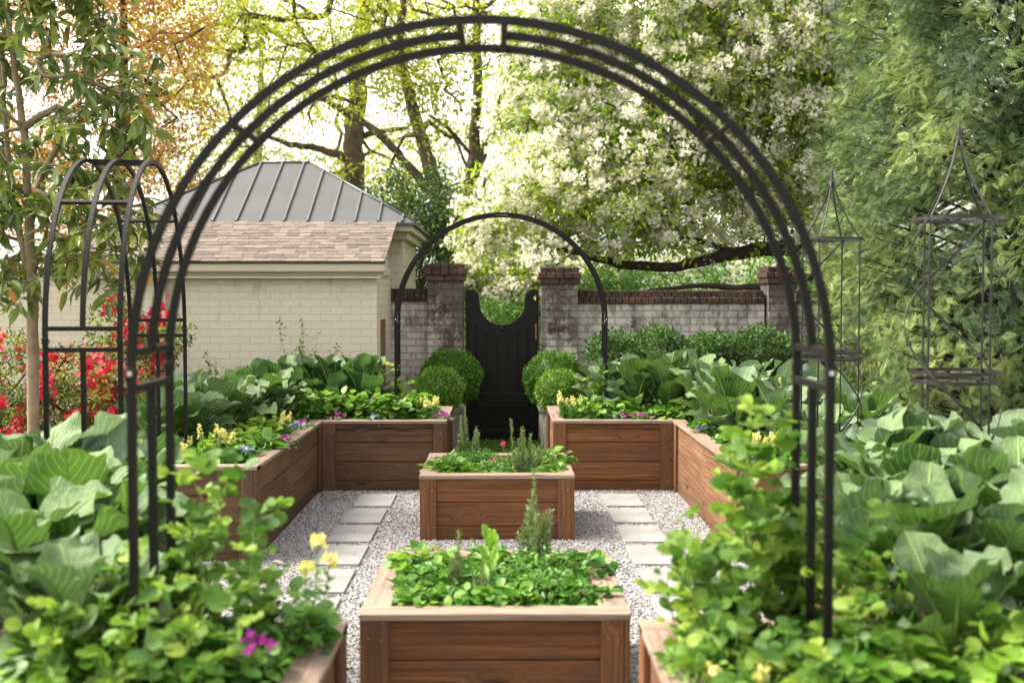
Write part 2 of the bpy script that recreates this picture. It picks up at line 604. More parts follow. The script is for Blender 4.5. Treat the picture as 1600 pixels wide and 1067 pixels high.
M['wall_brick'] = brick_mat('whitewashed_brick', (0.60, 0.565, 0.51), (0.14, 0.06, 0.04), 0.2, 0.17, topz=1.8, mcol=(0.2, 0.175, 0.15))
M['pillar_brick'] = brick_mat('stained_whitewashed_brick', (0.56, 0.53, 0.48), (0.13, 0.055, 0.038), 0.26, 0.36, topz=2.2, mcol=(0.14, 0.12, 0.1))
M['house_brick'] = brick_mat('cream_painted_brick', (0.66, 0.595, 0.50), (0.5, 0.42, 0.33), -0.3, 0.10, bw=0.21, rh=0.078, mortar=0.007, bstr=0.55, mcol=(0.47, 0.43, 0.365), pv=.1, topz=2.25, sc=(0.36, 0.31, 0.24))
M['red_brick'] = plain_mat('old_red_brick', (0.10, 0.055, 0.042), 0.9, 0, 0.3, 8, 0.5, 60, col2=(0.035, 0.022, 0.018))
M['connector'] = plain_mat('white_connector', (0.5, 0.5, 0.48), 0.5)

G = leaf_mat
M['collard'] = G('collard_leaf', [(0.0, (0.018, 0.07, 0.012)), (0.3, (0.07, 0.165, 0.016)), (0.5, (0.055, 0.12, 0.04)), (0.78, (0.08, 0.15, 0.10)), (1.0, (0.18, 0.26, 0.245))], 0.28, 0.55, True, 0.3)
M['collard_dark'] = G('dark_collard_leaf', [(0.0, (0.014, 0.055, 0.018)), (0.5, (0.035, 0.115, 0.022)), (1.0, (0.10, 0.19, 0.08))], 0.28, 0.5, True, 0.35)
M['pea'] = G('pea_leaf', [(0.0, (0.05, 0.14, 0.02)), (0.5, (0.14, 0.27, 0.028)), (1.0, (0.3, 0.42, 0.07))], 0.42, 0.5)
M['green'] = G('salad_leaf', [(0.0, (0.04, 0.13, 0.015)), (0.5, (0.11, 0.26, 0.025)), (1.0, (0.26, 0.42, 0.08))], 0.35, 0.45)
M['herb'] = G('herb_leaf', [(0.0, (0.025, 0.10, 0.012)), (0.5, (0.065, 0.20, 0.02)), (1.0, (0.16, 0.33, 0.06))], 0.32, 0.45)
M['lime'] = G('lettuce_leaf', [(0.0, (0.14, 0.29, 0.03)), (0.5, (0.24, 0.42, 0.05)), (1.0, (0.4, 0.55, 0.12))], 0.4, 0.5)
M['rosemary'] = G('rosemary_needle', [(0.0, (0.04, 0.085, 0.025)), (0.5, (0.10, 0.18, 0.055)), (1.0, (0.22, 0.32, 0.13))], 0.2, 0.6)
M['box'] = G('boxwood_leaf', [(0.0, (0.02, 0.075, 0.008)), (0.5, (0.075, 0.19, 0.016)), (1.0, (0.21, 0.36, 0.045))], 0.25, 0.4)
M['hedge'] = G('hedge_leaf', [(0.0, (0.012, 0.045, 0.006)), (0.5, (0.03, 0.10, 0.01)), (1.0, (0.1, 0.21, 0.025))], 0.25, 0.45)
M['cypress'] = G('cypress_spray', [(0.0, (0.028, 0.06, 0.025)), (0.4, (0.085, 0.14, 0.048)), (0.75, (0.17, 0.24, 0.075)), (1.0, (0.31, 0.38, 0.13))], 0.25, 0.65)
M['magnolia'] = G('long_evergreen_leaf', [(0.0, (0.06, 0.105, 0.035)), (0.5, (0.14, 0.2, 0.055)), (0.85, (0.32, 0.38, 0.09)), (0.9, (0.45, 0.2, 0.04)), (1.0, (0.5, 0.22, 0.06))], 0.28, 0.3, spec=0.6)
M['copper_leaf'] = G('copper_beech_leaf', [(0.0, (0.20, 0.11, 0.02)), (0.45, (0.42, 0.24, 0.05)), (0.75, (0.55, 0.36, 0.12)), (1.0, (0.6, 0.5, 0.2))], 0.5, 0.55, tcol=(1.2, .95, .5))
M['spring'] = G('spring_leaf', [(0.0, (0.14, 0.2, 0.02)), (0.5, (0.32, 0.39, 0.04)), (1.0, (0.5, 0.54, 0.1))], 0.55, 0.55, tcol=(1.1, 1.05, .4))
M['crab_leaf'] = G('crabapple_leaf', [(0.0, (0.06, 0.14, 0.012)), (0.5, (0.2, 0.32, 0.025)), (1.0, (0.42, 0.52, 0.06))], 0.4, 0.5)
M['dark_leaf'] = G('dark_shrub_leaf', [(0.0, (0.012, 0.04, 0.01)), (0.5, (0.04, 0.095, 0.02)), (1.0, (0.16, 0.24, 0.04))], 0.3, 0.45)
M['azalea_leaf'] = G('azalea_leaf', [(0.0, (0.03, 0.05, 0.01)), (0.5, (0.11, 0.15, 0.02)), (1.0, (0.3, 0.36, 0.06))], 0.35, 0.5)


def petal(name, a, b, tr=0.3):
    return leaf_mat(name, [(0.0, a), (1.0, b)], tr, 0.6, tcol=(1, 1, 1))


M['white_petal'] = petal('white_blossom', (0.74, 0.70, 0.58), (0.9, 0.87, 0.76), 0.45)
M['red_petal'] = petal('red_azalea_bloom', (0.34, 0.004, 0.012), (0.62, 0.012, 0.05))
M['pink_petal'] = petal('crimson_bloom', (0.55, 0.01, 0.07), (0.8, 0.08, 0.2))
M['yellow_petal'] = petal('yellow_bloom', (0.72, 0.66, 0.12), (0.82, 0.8, 0.4))
M['magenta_petal'] = petal('magenta_bloom', (0.32, 0.01, 0.26), (0.6, 0.08, 0.5))
M['blue_petal'] = petal('pale_blue_pansy', (0.13, 0.18, 0.42), (0.5, 0.58, 0.75))
M['cream_petal'] = petal('white_pea_bloom', (0.7, 0.7, 0.62), (0.85, 0.85, 0.8))


def gravel_mat():
    m, t, out = new_mat('crushed_granite')
    N = NT(t)
    o = N.n('TexCoord').outputs['Object']
    v = N.n('TexVoronoi', {'Vector': o, 'Scale': 75.0}, feature='F1')
    r = N.n('SeparateXYZ', {0: v.outputs['Color']}).outputs[0]
    col = N.ramp(r, [(0.0, (0.07, 0.065, 0.065)), (0.18, (0.2, 0.19, 0.19)), (0.5, (0.36, 0.345, 0.345)), (1.0, (0.52, 0.50, 0.50))])
    e = N.n('MapRange', {0: v.outputs['Distance'], 1: 0.3, 2: 0.75, 3: 0.0, 4: 0.6}).outputs[0]
    col = N.mix(e, col, (0.07, 0.065, 0.06))
    nor = N.bump(v.outputs['Distance'], 0.9, -0.012)
    p = N.n('BsdfPrincipled', {'Base Color': col, 'Roughness': 0.9, 'Normal': nor})
    t.links.new(p.outputs[0], out.inputs[0])
    return m


def stone_mat():
    m, t, out = new_mat('granite_chips')
    N = NT(t)
    col = N.ramp(N.tint(), [(0.0, (0.07, 0.065, 0.065)), (0.16, (0.2, 0.185, 0.185)), (0.45, (0.31, 0.305, 0.315)), (1.0, (0.50, 0.495, 0.51))])
    p = N.n('BsdfPrincipled', {'Base Color': col, 'Roughness': 0.85})
    t.links.new(p.outputs[0], out.inputs[0])
    return m


def lawn_mat():
    m, t, out = new_mat('lawn')
    N = NT(t)
    o = N.n('TexCoord').outputs['Object']
    a = N.noise(o, 0.5, 4.0)
    b = N.noise(o, 60.0, 2.0)
    col = N.ramp(N.math('ADD', N.math('MULTIPLY', a, 0.5), N.math('MULTIPLY', b, 0.5)), [(0.3, (0.03, 0.05, 0.012)), (0.55, (0.07, 0.13, 0.02)), (0.8, (0.13, 0.2, 0.04))])
    p = N.n('BsdfPrincipled', {'Base Color': col, 'Roughness': 0.95, 'Normal': N.bump(b, 0.8, 0.03)})
    t.links.new(p.outputs[0], out.inputs[0])
    return m


M['litter'] = petal('fallen_petal', (0.05, 0.03, 0.025), (0.22, 0.06, 0.07), .1)
M['gravel'] = gravel_mat()
M['stone'] = stone_mat()
M['lawn'] = lawn_mat()

# ------------------------------------------------------------------ setting
mb = MB()
mb.add([[-600, -200, 0], [600, -200, 0], [600, 1500, 0], [-600, 1500, 0]], [[0, 1, 2, 3]])
tag(mb.build('ground', M['lawn'], origin=(0, 0, 0)), kind='structure')
mb = MB()
mb.add([[-5, 0.2, .006], [5, 0.2, .006], [5, 9.95, .006], [-5, 9.95, .006]], [[0, 1, 2, 3]])
tag(mb.build('gravel_path', M['gravel'], origin=(0, 0, 0)), kind='structure')
mb = MB()
mb.add([[-6, 9.95, .01], [-.5, 9.95, .01], [-.5, 13.2, .01], [-6, 13.2, .01]], [[0, 1, 2, 3]])
mb.add([[.5, 9.95, .01], [8, 9.95, .01], [8, 13.2, .01], [.5, 13.2, .01]], [[0, 1, 2, 3]])
tag(mb.build('soil_ground', M['soil'], origin=(0, 0, 0)), kind='structure')

# loose stones over the gravel in view, leaving the stepping stones clear
PAV_L = (-1.235, -0.92)
PAV_R = (0.864, 1.18)
PAV_Y = [(8.937 - .655 * i, 9.475 - .655 * i) for i in range(8)]
r = seed(3)
n = 60000
X = r.uniform(-2.6, 2.6, n)
Y = 4.2 + (9.72 - 4.2) * r.random(n) ** 0.9
keep = np.ones(n, bool)
for (a, b) in (PAV_L, PAV_R):
    for (c, d) in PAV_Y:
        keep &= ~((X > a - .004) & (X < b + .004) & (Y > c - .004) & (Y < d + .004))
for (a, b, c, d) in ((-.57, .52, 4.33, 5.42), (-.57, .52, 7.727, 8.83)):
    keep &= ~((X > a) & (X < b) & (Y > c) & (Y < d))
X, Y = X[keep], Y[keep]
n = len(X)
OCT = (np.array([[1, 0, 0], [-1, 0, 0], [0, 1, 0], [0, -1, 0], [0, 0, 1], [0, 0, -1.]]), np.array([[0, 2, 4], [2, 1, 4], [1, 3, 4], [3, 0, 4], [2, 0, 5], [1, 2, 5], [3, 1, 5], [0, 3, 5]]))
S = r.uniform(.0035, .009, n)
mb = MB()
inst(mb, OCT, np.stack([X, Y, .008 + S * .4], 1), rdir(r, n), rdir(r, n), np.stack([S * r.uniform(.8, 1.6, n), S, S * r.uniform(.6, 1., n)], 1), r.random(n))
tag(mb.build('gravel', M['stone'], origin=(0, 0, 0)), 'loose white and grey crushed stone spread around the beds', 'gravel', kind='stuff')

r = seed(6)
n = 420
mb = MB()
X = r.uniform(-1.55, 1.5, n)
Yp = r.uniform(4.4, 9.6, n)
k_ = ~((X > -.6) & (X < .56) & (((Yp > 4.3) & (Yp < 5.45)) | ((Yp > 7.7) & (Yp < 8.86))))
X, Yp = X[k_], Yp[k_]
n = len(X)
inst(mb, PETAL, np.stack([X, Yp, np.full(n, .026)], 1), rdir(r, n) * [1, 1, .1], rdir(r, n) * .25 + [0, 0, 1], r.uniform(.008, .02, n), r.random(n))
tag(mb.build('fallen_petals', M['litter'], origin=(0, 0, 0)), 'small dark red and brown petals and scraps fallen on the gravel', 'petals', kind='stuff')

# grass tuft strip seen beyond the small planter
r = seed(4)
n = 9000
mb = MB()
GX, GY = r.uniform(-.6, .6, n), r.uniform(10.2, 12.8, n)
d = np.stack([r.normal(0, .35, n), r.normal(0, .35, n), np.ones(n)], 1)
inst(mb, NEEDLE, np.stack([GX, GY, np.zeros(n)], 1), d, rdir(r, n), r.uniform(.04, .09, n), r.random(n))
tag(mb.build('grass', M['green'], origin=(0, 10, 0)), 'short green grass in front of the black gate', 'grass', kind='stuff')

# stepping stones
words_l = ['farthest square slab in the left row of stepping stones, by the bed', 'second slab from the far end of the left stepping stones', 'third slab from the far end of the left stepping stones',
           'fourth slab from the far end of the left stepping stones', 'fifth slab from the far end of the left stepping stones', 'left-row slab level with the yellow flower and near planter',
           'nearest visible slab of the left row beside the near planter']
words_r = [w.replace('left', 'right').replace('level with the yellow flower and near planter', 'partly hidden by pea leaves beside the near planter') for w in words_l]
r = seed(5)
for side, (a, b), ws in ((0, PAV_L, words_l), (1, PAV_R, words_r)):
    for i, w in enumerate(ws):
        if side and i > 5:
            continue
        c, d = PAV_Y[i]
        j = r.uniform(-.008, .008, 3)
        mb = MB()
        box(mb, a + j[0], b + j[0], c + j[1], d + j[1], -.02, .022 + j[2] * .3, 0, r.uniform(.4, .6), .003)
        tag(mb.build('stepping_stone', M['paver']), w, 'stepping stone', 'pale stone slabs set in the gravel')
mb = MB()
box(mb, -.68, -.37, 8.937, 9.475, -.02, .02, 0, .5, .003)
tag(mb.build('stepping_stone', M['paver']), 'slab mostly hidden behind the left side of the farther square planter', 'stepping stone', 'pale stone slabs set in the gravel')

# ------------------------------------------------------------------ planters and beds
CW, CT, PW, PT = .115, .028, .117, .024      # cap width/thickness, post board width/thickness


def raised_bed(name, label, poly, top, plank_h, group=None, woods=('wood',), posts='post', skip=(), sd=0, soil_drop=.07, cat='planter'):
    """poly: counter-clockwise rectilinear outline of the outside faces"""
    r = seed(100 + sd)
    cx = sum(p[0] for p in poly) / len(poly)
    cy = sum(p[1] for p in poly) / len(poly)
    root = thing(name, label, cat, Vector((cx, cy, 0)), group)
    n = len(poly)
    zc = top - CT

    def convex(i):
        a, b, c = poly[i - 1], poly[i], poly[(i + 1) % n]
        return (b[0] - a[0]) * (c[1] - b[1]) - (b[1] - a[1]) * (c[0] - b[0]) > 0
    for i in range(n):
        a, b = poly[i], poly[(i + 1) % n]
        L = math.hypot(b[0] - a[0], b[1] - a[1])
        d = ((b[0] - a[0]) / L, (b[1] - a[1]) / L)
        nv = (d[1], -d[0])                 # outward
        hor = abs(d[0]) > .5

        def fbox(m, s0, s1, o0, o1, z0, z1, grain, T, c=.002, mi=0):
            xs = [a[0] + d[0] * s - nv[0] * o for s in (s0, s1) for o in (o0, o1)]
            ys = [a[1] + d[1] * s - nv[1] * o for s in (s0, s1) for o in (o0, o1)]
            box(m, min(xs), max(xs), min(ys), max(ys), z0, z1, (0 if hor else 1) if grain == 'h' else 2, T, c, mi)
        ea = .03 if convex(i) else -.02
        eb = .03 if convex((i + 1) % n) else -.02
        wm = woods[i % len(woods)]
        mb = MB()
        z = zc - .001
        while z > -.02:
            z0 = max(z - plank_h, -.03)
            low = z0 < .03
            off = r.uniform(-.002, .002)
            if L > 2.2:
                # long runs have staggered joints
                cut = r.uniform(.35, .65) * L
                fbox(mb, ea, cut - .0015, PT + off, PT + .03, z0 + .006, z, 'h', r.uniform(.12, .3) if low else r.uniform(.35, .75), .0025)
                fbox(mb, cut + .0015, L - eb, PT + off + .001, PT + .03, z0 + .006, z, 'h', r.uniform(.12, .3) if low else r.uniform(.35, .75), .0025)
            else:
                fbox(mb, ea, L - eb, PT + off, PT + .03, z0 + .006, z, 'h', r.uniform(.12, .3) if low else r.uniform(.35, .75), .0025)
            z = z0
        mb.build('side_panel', M[wm], root)
        # cap board
        if i not in skip:
            mb = MB()
            drop = 0 if hor else .0025
            T = r.uniform(.4, .62)
            ca = 0 if hor else .004
            cb = 0 if hor else .004
            if not convex(i):
                ca = -CW if hor else .0
            if not convex((i + 1) % n):
                cb = -CW if hor else .0
            fbox(mb, ca - (.003 if hor else 0), L - cb + (.003 if hor else 0), -.004 - (0 if hor else -.001), CW, zc, top - drop, 'h', T, .003)
            mb.build('cap_board', M['cap'], root)
        # corner boards at the start vertex of this edge and the end vertex
        for which in (0, 1):
            vi = i if which == 0 else (i + 1) % n
            s_in = 0.0 if (which == 0 or not convex(vi)) else PT + .0008
            if which == 0 and convex(vi):
                s_in = 0.0
            mb = MB()
            if which == 0:
                s0, s1 = s_in, PW
            else:
                s0, s1 = L - PW, L - s_in
            fbox(mb, s0, s1, 0, PT - .001, -.02, zc - .0008, 'v', r.uniform(.35, .65), .003)
            for q in range(2):
                sx = s0 + (s1 - s0) * (.3 if q == 0 else .75)
                c0 = np.array([a[0] + d[0] * sx, a[1] + d[1] * sx, zc - .07 - .012 * q])
                nn = np.array([nv[0], nv[1], 0.])
                ang = np.arange(6) * math.pi / 3
                V = [c0 + nn * .002 + .0045 * (np.array([d[0], d[1], 0]) * math.cos(t) + np.array([0, 0, 1.]) * math.sin(t)) for t in ang]
                mb.add(V, [[0, 1, 2, 3, 4, 5]], None, .5, False, 1)
            mb.build('corner_post', [M[posts], M['screw']], root)
    # soil: rectangles given by vertical slicing of the outline
    mb = MB()
    ys = sorted({p[1] for p in poly})
    zs = top - soil_drop
    g = .03
    for y0, y1 in zip(ys[:-1], ys[1:]):
        ym = (y0 + y1) / 2
        xs = sorted(p[0] for p, q in zip(poly, poly[1:] + poly[:1]) if abs(p[0] - q[0]) < 1e-6 and min(p[1], q[1]) < ym < max(p[1], q[1]))
        xa, xb = xs[0] + g, xs[-1] - g
        nx, ny = max(2, int((xb - xa) / .06)), max(2, int((y1 - y0) / .06))
        e0 = g if y0 == ys[0] else -.001
        e1 = g if y1 == ys[-1] else 0
        gx, gy = np.meshgrid(np.linspace(xa, xb, nx), np.linspace(y0 + e0, y1 - e1, ny))
        gz = zs + r.normal(0, .007, gx.shape)
        V = np.stack([gx, gy, gz], -1).reshape(-1, 3)
        F = [[j * nx + k, j * nx + k + 1, (j + 1) * nx + k + 1, (j + 1) * nx + k] for j in range(ny - 1) for k in range(nx - 1)]
        mb.add(V, F, None, .5, True)
    mb.build('soil', M['soil'], root)
    return root


def rect(x0, x1, y0, y1):
    return [(x0, y0), (x1, y0), (x1, y1), (x0, y1)]


BZ, PZ = .64, .475
raised_bed('square_planter', 'nearest low square cedar planter filled with strawberries and herbs', rect(-.57, .52, 4.33, 5.42), PZ, .172, 'square cedar planters on the centre line', ('wood',), sd=1)
raised_bed('square_planter', 'farther low square cedar planter in the middle of the gravel court', rect(-.582, .525, 7.727, 8.83), PZ, .172, 'square cedar planters on the centre line', ('wood',), sd=2)
# far beds, L shaped
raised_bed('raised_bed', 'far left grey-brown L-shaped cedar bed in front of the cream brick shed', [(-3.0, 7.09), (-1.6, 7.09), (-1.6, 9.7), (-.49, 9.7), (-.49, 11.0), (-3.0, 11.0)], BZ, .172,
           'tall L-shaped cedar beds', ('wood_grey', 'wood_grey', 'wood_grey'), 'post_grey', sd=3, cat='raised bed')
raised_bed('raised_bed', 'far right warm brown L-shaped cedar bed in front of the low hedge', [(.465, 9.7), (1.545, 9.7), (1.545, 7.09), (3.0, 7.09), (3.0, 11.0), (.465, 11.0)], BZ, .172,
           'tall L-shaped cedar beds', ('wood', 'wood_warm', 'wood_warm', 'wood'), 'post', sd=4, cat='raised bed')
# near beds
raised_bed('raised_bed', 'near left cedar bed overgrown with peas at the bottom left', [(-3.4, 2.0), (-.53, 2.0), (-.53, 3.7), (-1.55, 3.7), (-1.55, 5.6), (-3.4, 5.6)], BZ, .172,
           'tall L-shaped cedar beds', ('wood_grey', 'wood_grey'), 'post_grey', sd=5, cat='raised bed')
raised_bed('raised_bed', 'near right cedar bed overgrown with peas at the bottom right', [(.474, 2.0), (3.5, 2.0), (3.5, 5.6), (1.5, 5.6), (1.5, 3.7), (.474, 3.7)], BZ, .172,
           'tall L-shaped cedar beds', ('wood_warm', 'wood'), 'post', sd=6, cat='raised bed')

# ------------------------------------------------------------------ arches
def arch_pts(yy, a0, a1, foot, k=40, lean=0.0):
    P = []
    if foot and a0 <= 0:
        P += [(-1 + lean, yy, .5), (-1 + lean * .5, yy, 1.0)]
    for t in np.linspace(a0, a1, k):
        P.append((-math.cos(t), yy, 1.53 + math.sin(t)))
    if foot and a1 >= math.pi - 1e-6:
        P += [(1, yy, 1.0), (1, yy, .5)]
    return P


def make_arch(label, group):
    root = thing('garden_arch', label, 'garden arch', Vector((0, 0, 0)), group)
    t = .0115
    dy = .178
    for yy in (-dy, dy):
        mb = MB()
        tube(mb, arch_pts(yy, 0, math.pi, True, 56), t, fixed=(0, 1, 0), sq=True)
        mb.build('hoop', M['iron'], root)
    ap = .064
    for s in (0, 1):
        a0, a1 = (0.06, math.pi / 2 - ap) if s == 0 else (math.pi / 2 + ap, math.pi - .06)
        mb = MB()
        tube(mb, arch_pts(0, a0, a1, False, 26), t, fixed=(0, 1, 0), sq=True)
        mb.build('middle_rail', M['iron'], root)
        sx = -1 if s == 0 else 1
        mb = MB()
        tube(mb, [(sx, 0, .5), (sx, 0, 1.0), (sx, 0, 1.475)], t, fixed=(0, 1, 0), sq=True)
        mb.build('middle_post', M['iron'], root)
        for z in (1.59, 1.485):
            mb = MB()
            box(mb, sx - t, sx + t, -dy + t, dy - t, z - t, z + t, 1, .8, .002)
            mb.build('crossbar', M['iron'], root)
        for a in (math.pi / 4, math.pi / 2 - ap):
            aa = a if s == 0 else math.pi - a
            cx, cz = -math.cos(aa), 1.53 + math.sin(aa)
            mb = MB()
            Mx = Matrix.Translation((cx, 0, cz)) @ Matrix.Rotation(aa - math.pi / 2, 4, 'Y')
            box(mb, -t * .9, t * .9, -dy + t, dy - t, -t * .9, t * .9, 1, .6, .002, 0, Mx)
            mb.build('crossbar', M['iron'], root)
        mb = MB()
        box(mb, sx - .006, sx + .006, -dy - t * 1.4, -dy - t * 1.2, 1.524, 1.536, 2, .7, .001)
        mb.build('bolt', M['connector'], root)
        # bolted sleeve on each outer leg
        for yy in (-dy, dy):
            mb = MB()
            box(mb, sx - t * 1.25, sx + t * 1.25, yy - t * 1.25, yy + t * 1.25, 1.515, 1.545, 2, .6, .002)
            mb.build('sleeve', M['iron'], root)
    return root


arch = make_arch('large black metal arch framing the view, nearest to the viewer', 'black iron garden arches')
arch.location = (-.055, 3.285, 0)
arch.rotation_euler = (0, 0, 0)
copy_tree(arch, Vector((0.0, 10.5, 0)), 0, 'black metal arch over the far path in front of the black gate', None)
copy_tree(arch, Vector((-2.2, 6.4, 0)), R(90 + 7.3), 'black metal arch turned side-on at the left of the near beds', None)

# ------------------------------------------------------------------ obelisks
def make_obelisk(label, loc, rot, lean):
    root = thing('garden_obelisk', label, 'obelisk trellis', Vector(loc), 'black iron obelisk trellises')
    r0, zt, zr, zl = .2, 2.62, 2.135, 1.37
    top = zt - BZ + .06
    for k in range(4):
        a = rot + k * math.pi / 2
        P = []
        for t in np.linspace(0, 1, 14):
            rr = r0 * (1 - (1 - t) ** 1.0) if False else r0 * (.06 + .94 * (t ** 1.35))
            z = zt - .09 - (zt - .09 - zr) * (t ** .92)
            P.append((rr * math.cos(a), rr * math.sin(a), z))
        for z in (1.9, 1.6, 1.3, 1.0, .55):
            P.append((r0 * math.cos(a), r0 * math.sin(a), z))
        mb = MB()
        P = [Vector(p) + Vector(loc) for p in P]
        tube(mb, P, .0055, 6)
        mb.build('rod', M['rust_iron'], root)
    for z in (zr, zl, zl - .045):
        mb = MB()
        P = [Vector(loc) + Vector((1.04 * r0 * math.cos(a), 1.04 * r0 * math.sin(a), z)) for a in np.arange(36) * math.pi / 18]
        V, F = [], []
        for i, p in enumerate(P):
            d = (p - Vector(loc))
            d.z = 0
            d = d.normalized()
            V += [p + Vector((0, 0, -.009)), p + Vector((0, 0, .009)), p + d * .004 + Vector((0, 0, .009)), p + d * .004 + Vector((0, 0, -.009))]
        for i in range(36):
            j = (i + 1) % 36
            for q in range(4):
                q2 = (q + 1) % 4
                F.append([i * 4 + q, j * 4 + q, j * 4 + q2, i * 4 + q2])
        mb.add([tuple(v) for v in V], F, None, .6)
        mb.build('ring', M['rust_iron'], root)
    for ph, sgn in ((0, 1), (math.pi, -1)):
        mb = MB()
        V, F = [], []
        K = 48
        for i in range(K + 1):
            t = i / K
            a = rot + ph + sgn * t * math.pi * 1.9
            z = zr - t * (zr - .75)
            rr = r0 * (1.05 + .16 * math.sin(min(1, t * 1.4) * math.pi))
            c, s = math.cos(a), math.sin(a)
            for dz, dr in ((-.009, 0), (.009, 0), (.009, .004), (-.009, .004)):
                V.append((loc[0] + (rr + dr) * c, loc[1] + (rr + dr) * s, z + dz))
        for i in range(K):
            for q in range(4):
                q2 = (q + 1) % 4
                F.append([i * 4 + q, (i + 1) * 4 + q, (i + 1) * 4 + q2, i * 4 + q2])
        mb.add(V, F, None, .6)
        mb.build('spiral_band', M['rust_iron'], root)
    mb = MB()
    lathe(mb, [(.0, zt - .12), (.014, zt - .115), (.016, zt - .1), (.009, zt - .085), (.011, zt - .06), (.008, zt - .03), (.004, zt - .005), (.0005, zt)], loc[0], loc[1], 10)
    mb.build('finial', M['rust_iron'], root)
    return root


p1 = at(1492, 600, 5.45)
make_obelisk('tall iron obelisk trellis in front of the cypress at the right edge', (p1.x, 5.45, 0), .5, 0)
p2 = at(1296, 600, 7.4)
o2 = make_obelisk('farther iron obelisk trellis seen just beyond the big arch leg', (p2.x, 7.4, 0), .9, 0)

# ------------------------------------------------------------------ walls, gate, shed
def uvbox(mb, x0, x1, y0, y1, z0, z1, T=.5, c=.003):
    box(mb, x0, x1, y0, y1, z0, z1, 0, T, c, jit=False)


def brick_run(mb, x0, x1, y0, y1, z0, z1, w, r, axis=0, jit=.004):
    """a course of separate bricks from x0 to x1 (axis 0) or y0 to y1 (axis 1)"""
    a0, a1 = (x0, x1) if axis == 0 else (y0, y1)
    n = max(1, round((a1 - a0) / w))
    w = (a1 - a0) / n
    for i in range(n):
        j = r.uniform(-jit, jit, 3)
        s0, s1 = a0 + i * w + .004, a0 + (i + 1) * w - .004
        if axis == 0:
            box(mb, s0, s1, y0 + j[0], y1 + j[1], z0, z1 + j[2] * .8, 0, r.uniform(.2, .85), .006)
        else:
            box(mb, x0 + j[0], x1 + j[1], s0, s1, z0, z1 + j[2] * .8, 0, r.uniform(.2, .85), .006)


def pillar(label, x0, x1, y0, y1, top, sd):
    r = seed(sd)
    root = thing('brick_pillar', label, 'brick pillar', Vector(((x0 + x1) / 2, (y0 + y1) / 2, 0)), 'brick pillars of the garden wall')
    mb = MB()
    uvbox(mb, x0 + .02, x1 - .02, y0 + .02, y1 - .02, -.05, top - .2)
    mb.build('shaft', M['pillar_brick'], root)
    mb = MB()
    for k, (o, z0, z1) in enumerate(((0.008, top - .2, top - .135), (.022, top - .132, top - .065), (-.005, top - .062, top - .0))):
        w = .1 if k == 1 else (.2 if k == 0 else .09)
        brick_run(mb, x0 - o, x1 + o, y0 - o, y0 - o + .1, z0, z1, w, r)
        brick_run(mb, x0 - o, x1 + o, y1 + o - .1, y1 + o, z0, z1, w, r)
        brick_run(mb, x0 - o, x0 - o + .1, y0 - o + .104, y1 + o - .104, z0, z1, w, r, 1)
        brick_run(mb, x1 + o - .1, x1 + o, y0 - o + .104, y1 + o - .104, z0, z1, w, r, 1)
        box(mb, x0 + .08, x1 - .08, y0 + .08, y1 - .08, z0, z1 - .012, 0, .3)
    mb.build('cap', M['red_brick'], root)
    return root


def garden_wall(label, x0, x1, y0, y1, top, sd, group='whitewashed garden wall runs'):
    r = seed(sd)
    root = thing('garden_wall', label, 'brick wall', Vector(((x0 + x1) / 2, (y0 + y1) / 2, 0)), group)
    mb = MB()
    uvbox(mb, x0, x1, y0, y1, -.05, top - .155)
    mb.build('wall_face', M['wall_brick'], root)
    mb = MB()
    brick_run(mb, x0, x1, y0 - .03, y1 + .03, top - .155, top - .085, .078, r)
    brick_run(mb, x0 + .02, x1 - .01, y0 - .015, y1 + .015, top - .082, top, .078, r)
    mb.build('coping', M['red_brick'], root)


GY_ = 12.8
garden_wall('short stretch of whitewashed brick wall between the shed and the left gate pillar', -1.42, -.87, GY_ + .1, GY_ + .35, 1.84, 21)
pillar('black-stained brick pillar left of the black gate', -.885, -.43, GY_ - .07, GY_ + .42, 2.13, 22)
pillar('brick pillar right of the black gate under white blossom', .455, .92, GY_ - .07, GY_ + .42, 2.09, 23)
garden_wall('long whitewashed brick wall behind the hedge, right of the gate', .9, 3.13, GY_ + .1, GY_ + .35, 1.82, 24)
pillar('brick pillar at the far end of the wall behind the big arch leg', 3.13, 3.5, GY_ - .02, GY_ + .42, 2.1, 25)
garden_wall('stretch of whitewashed brick wall behind the farther obelisk', 3.48, 9.0, GY_ + .1, GY_ + .35, 1.82, 26)


def wfun(x):
    """gate top outline: raised shoulders, a notch, a round scoop"""
    u = abs(x - .0)
    if u > .335:
        return 1.83
    if u > .27:
        return 1.83 - (.335 - u) / .065 * .07
    return 1.68 - math.sqrt(max(0, .27 ** 2 - u * u))


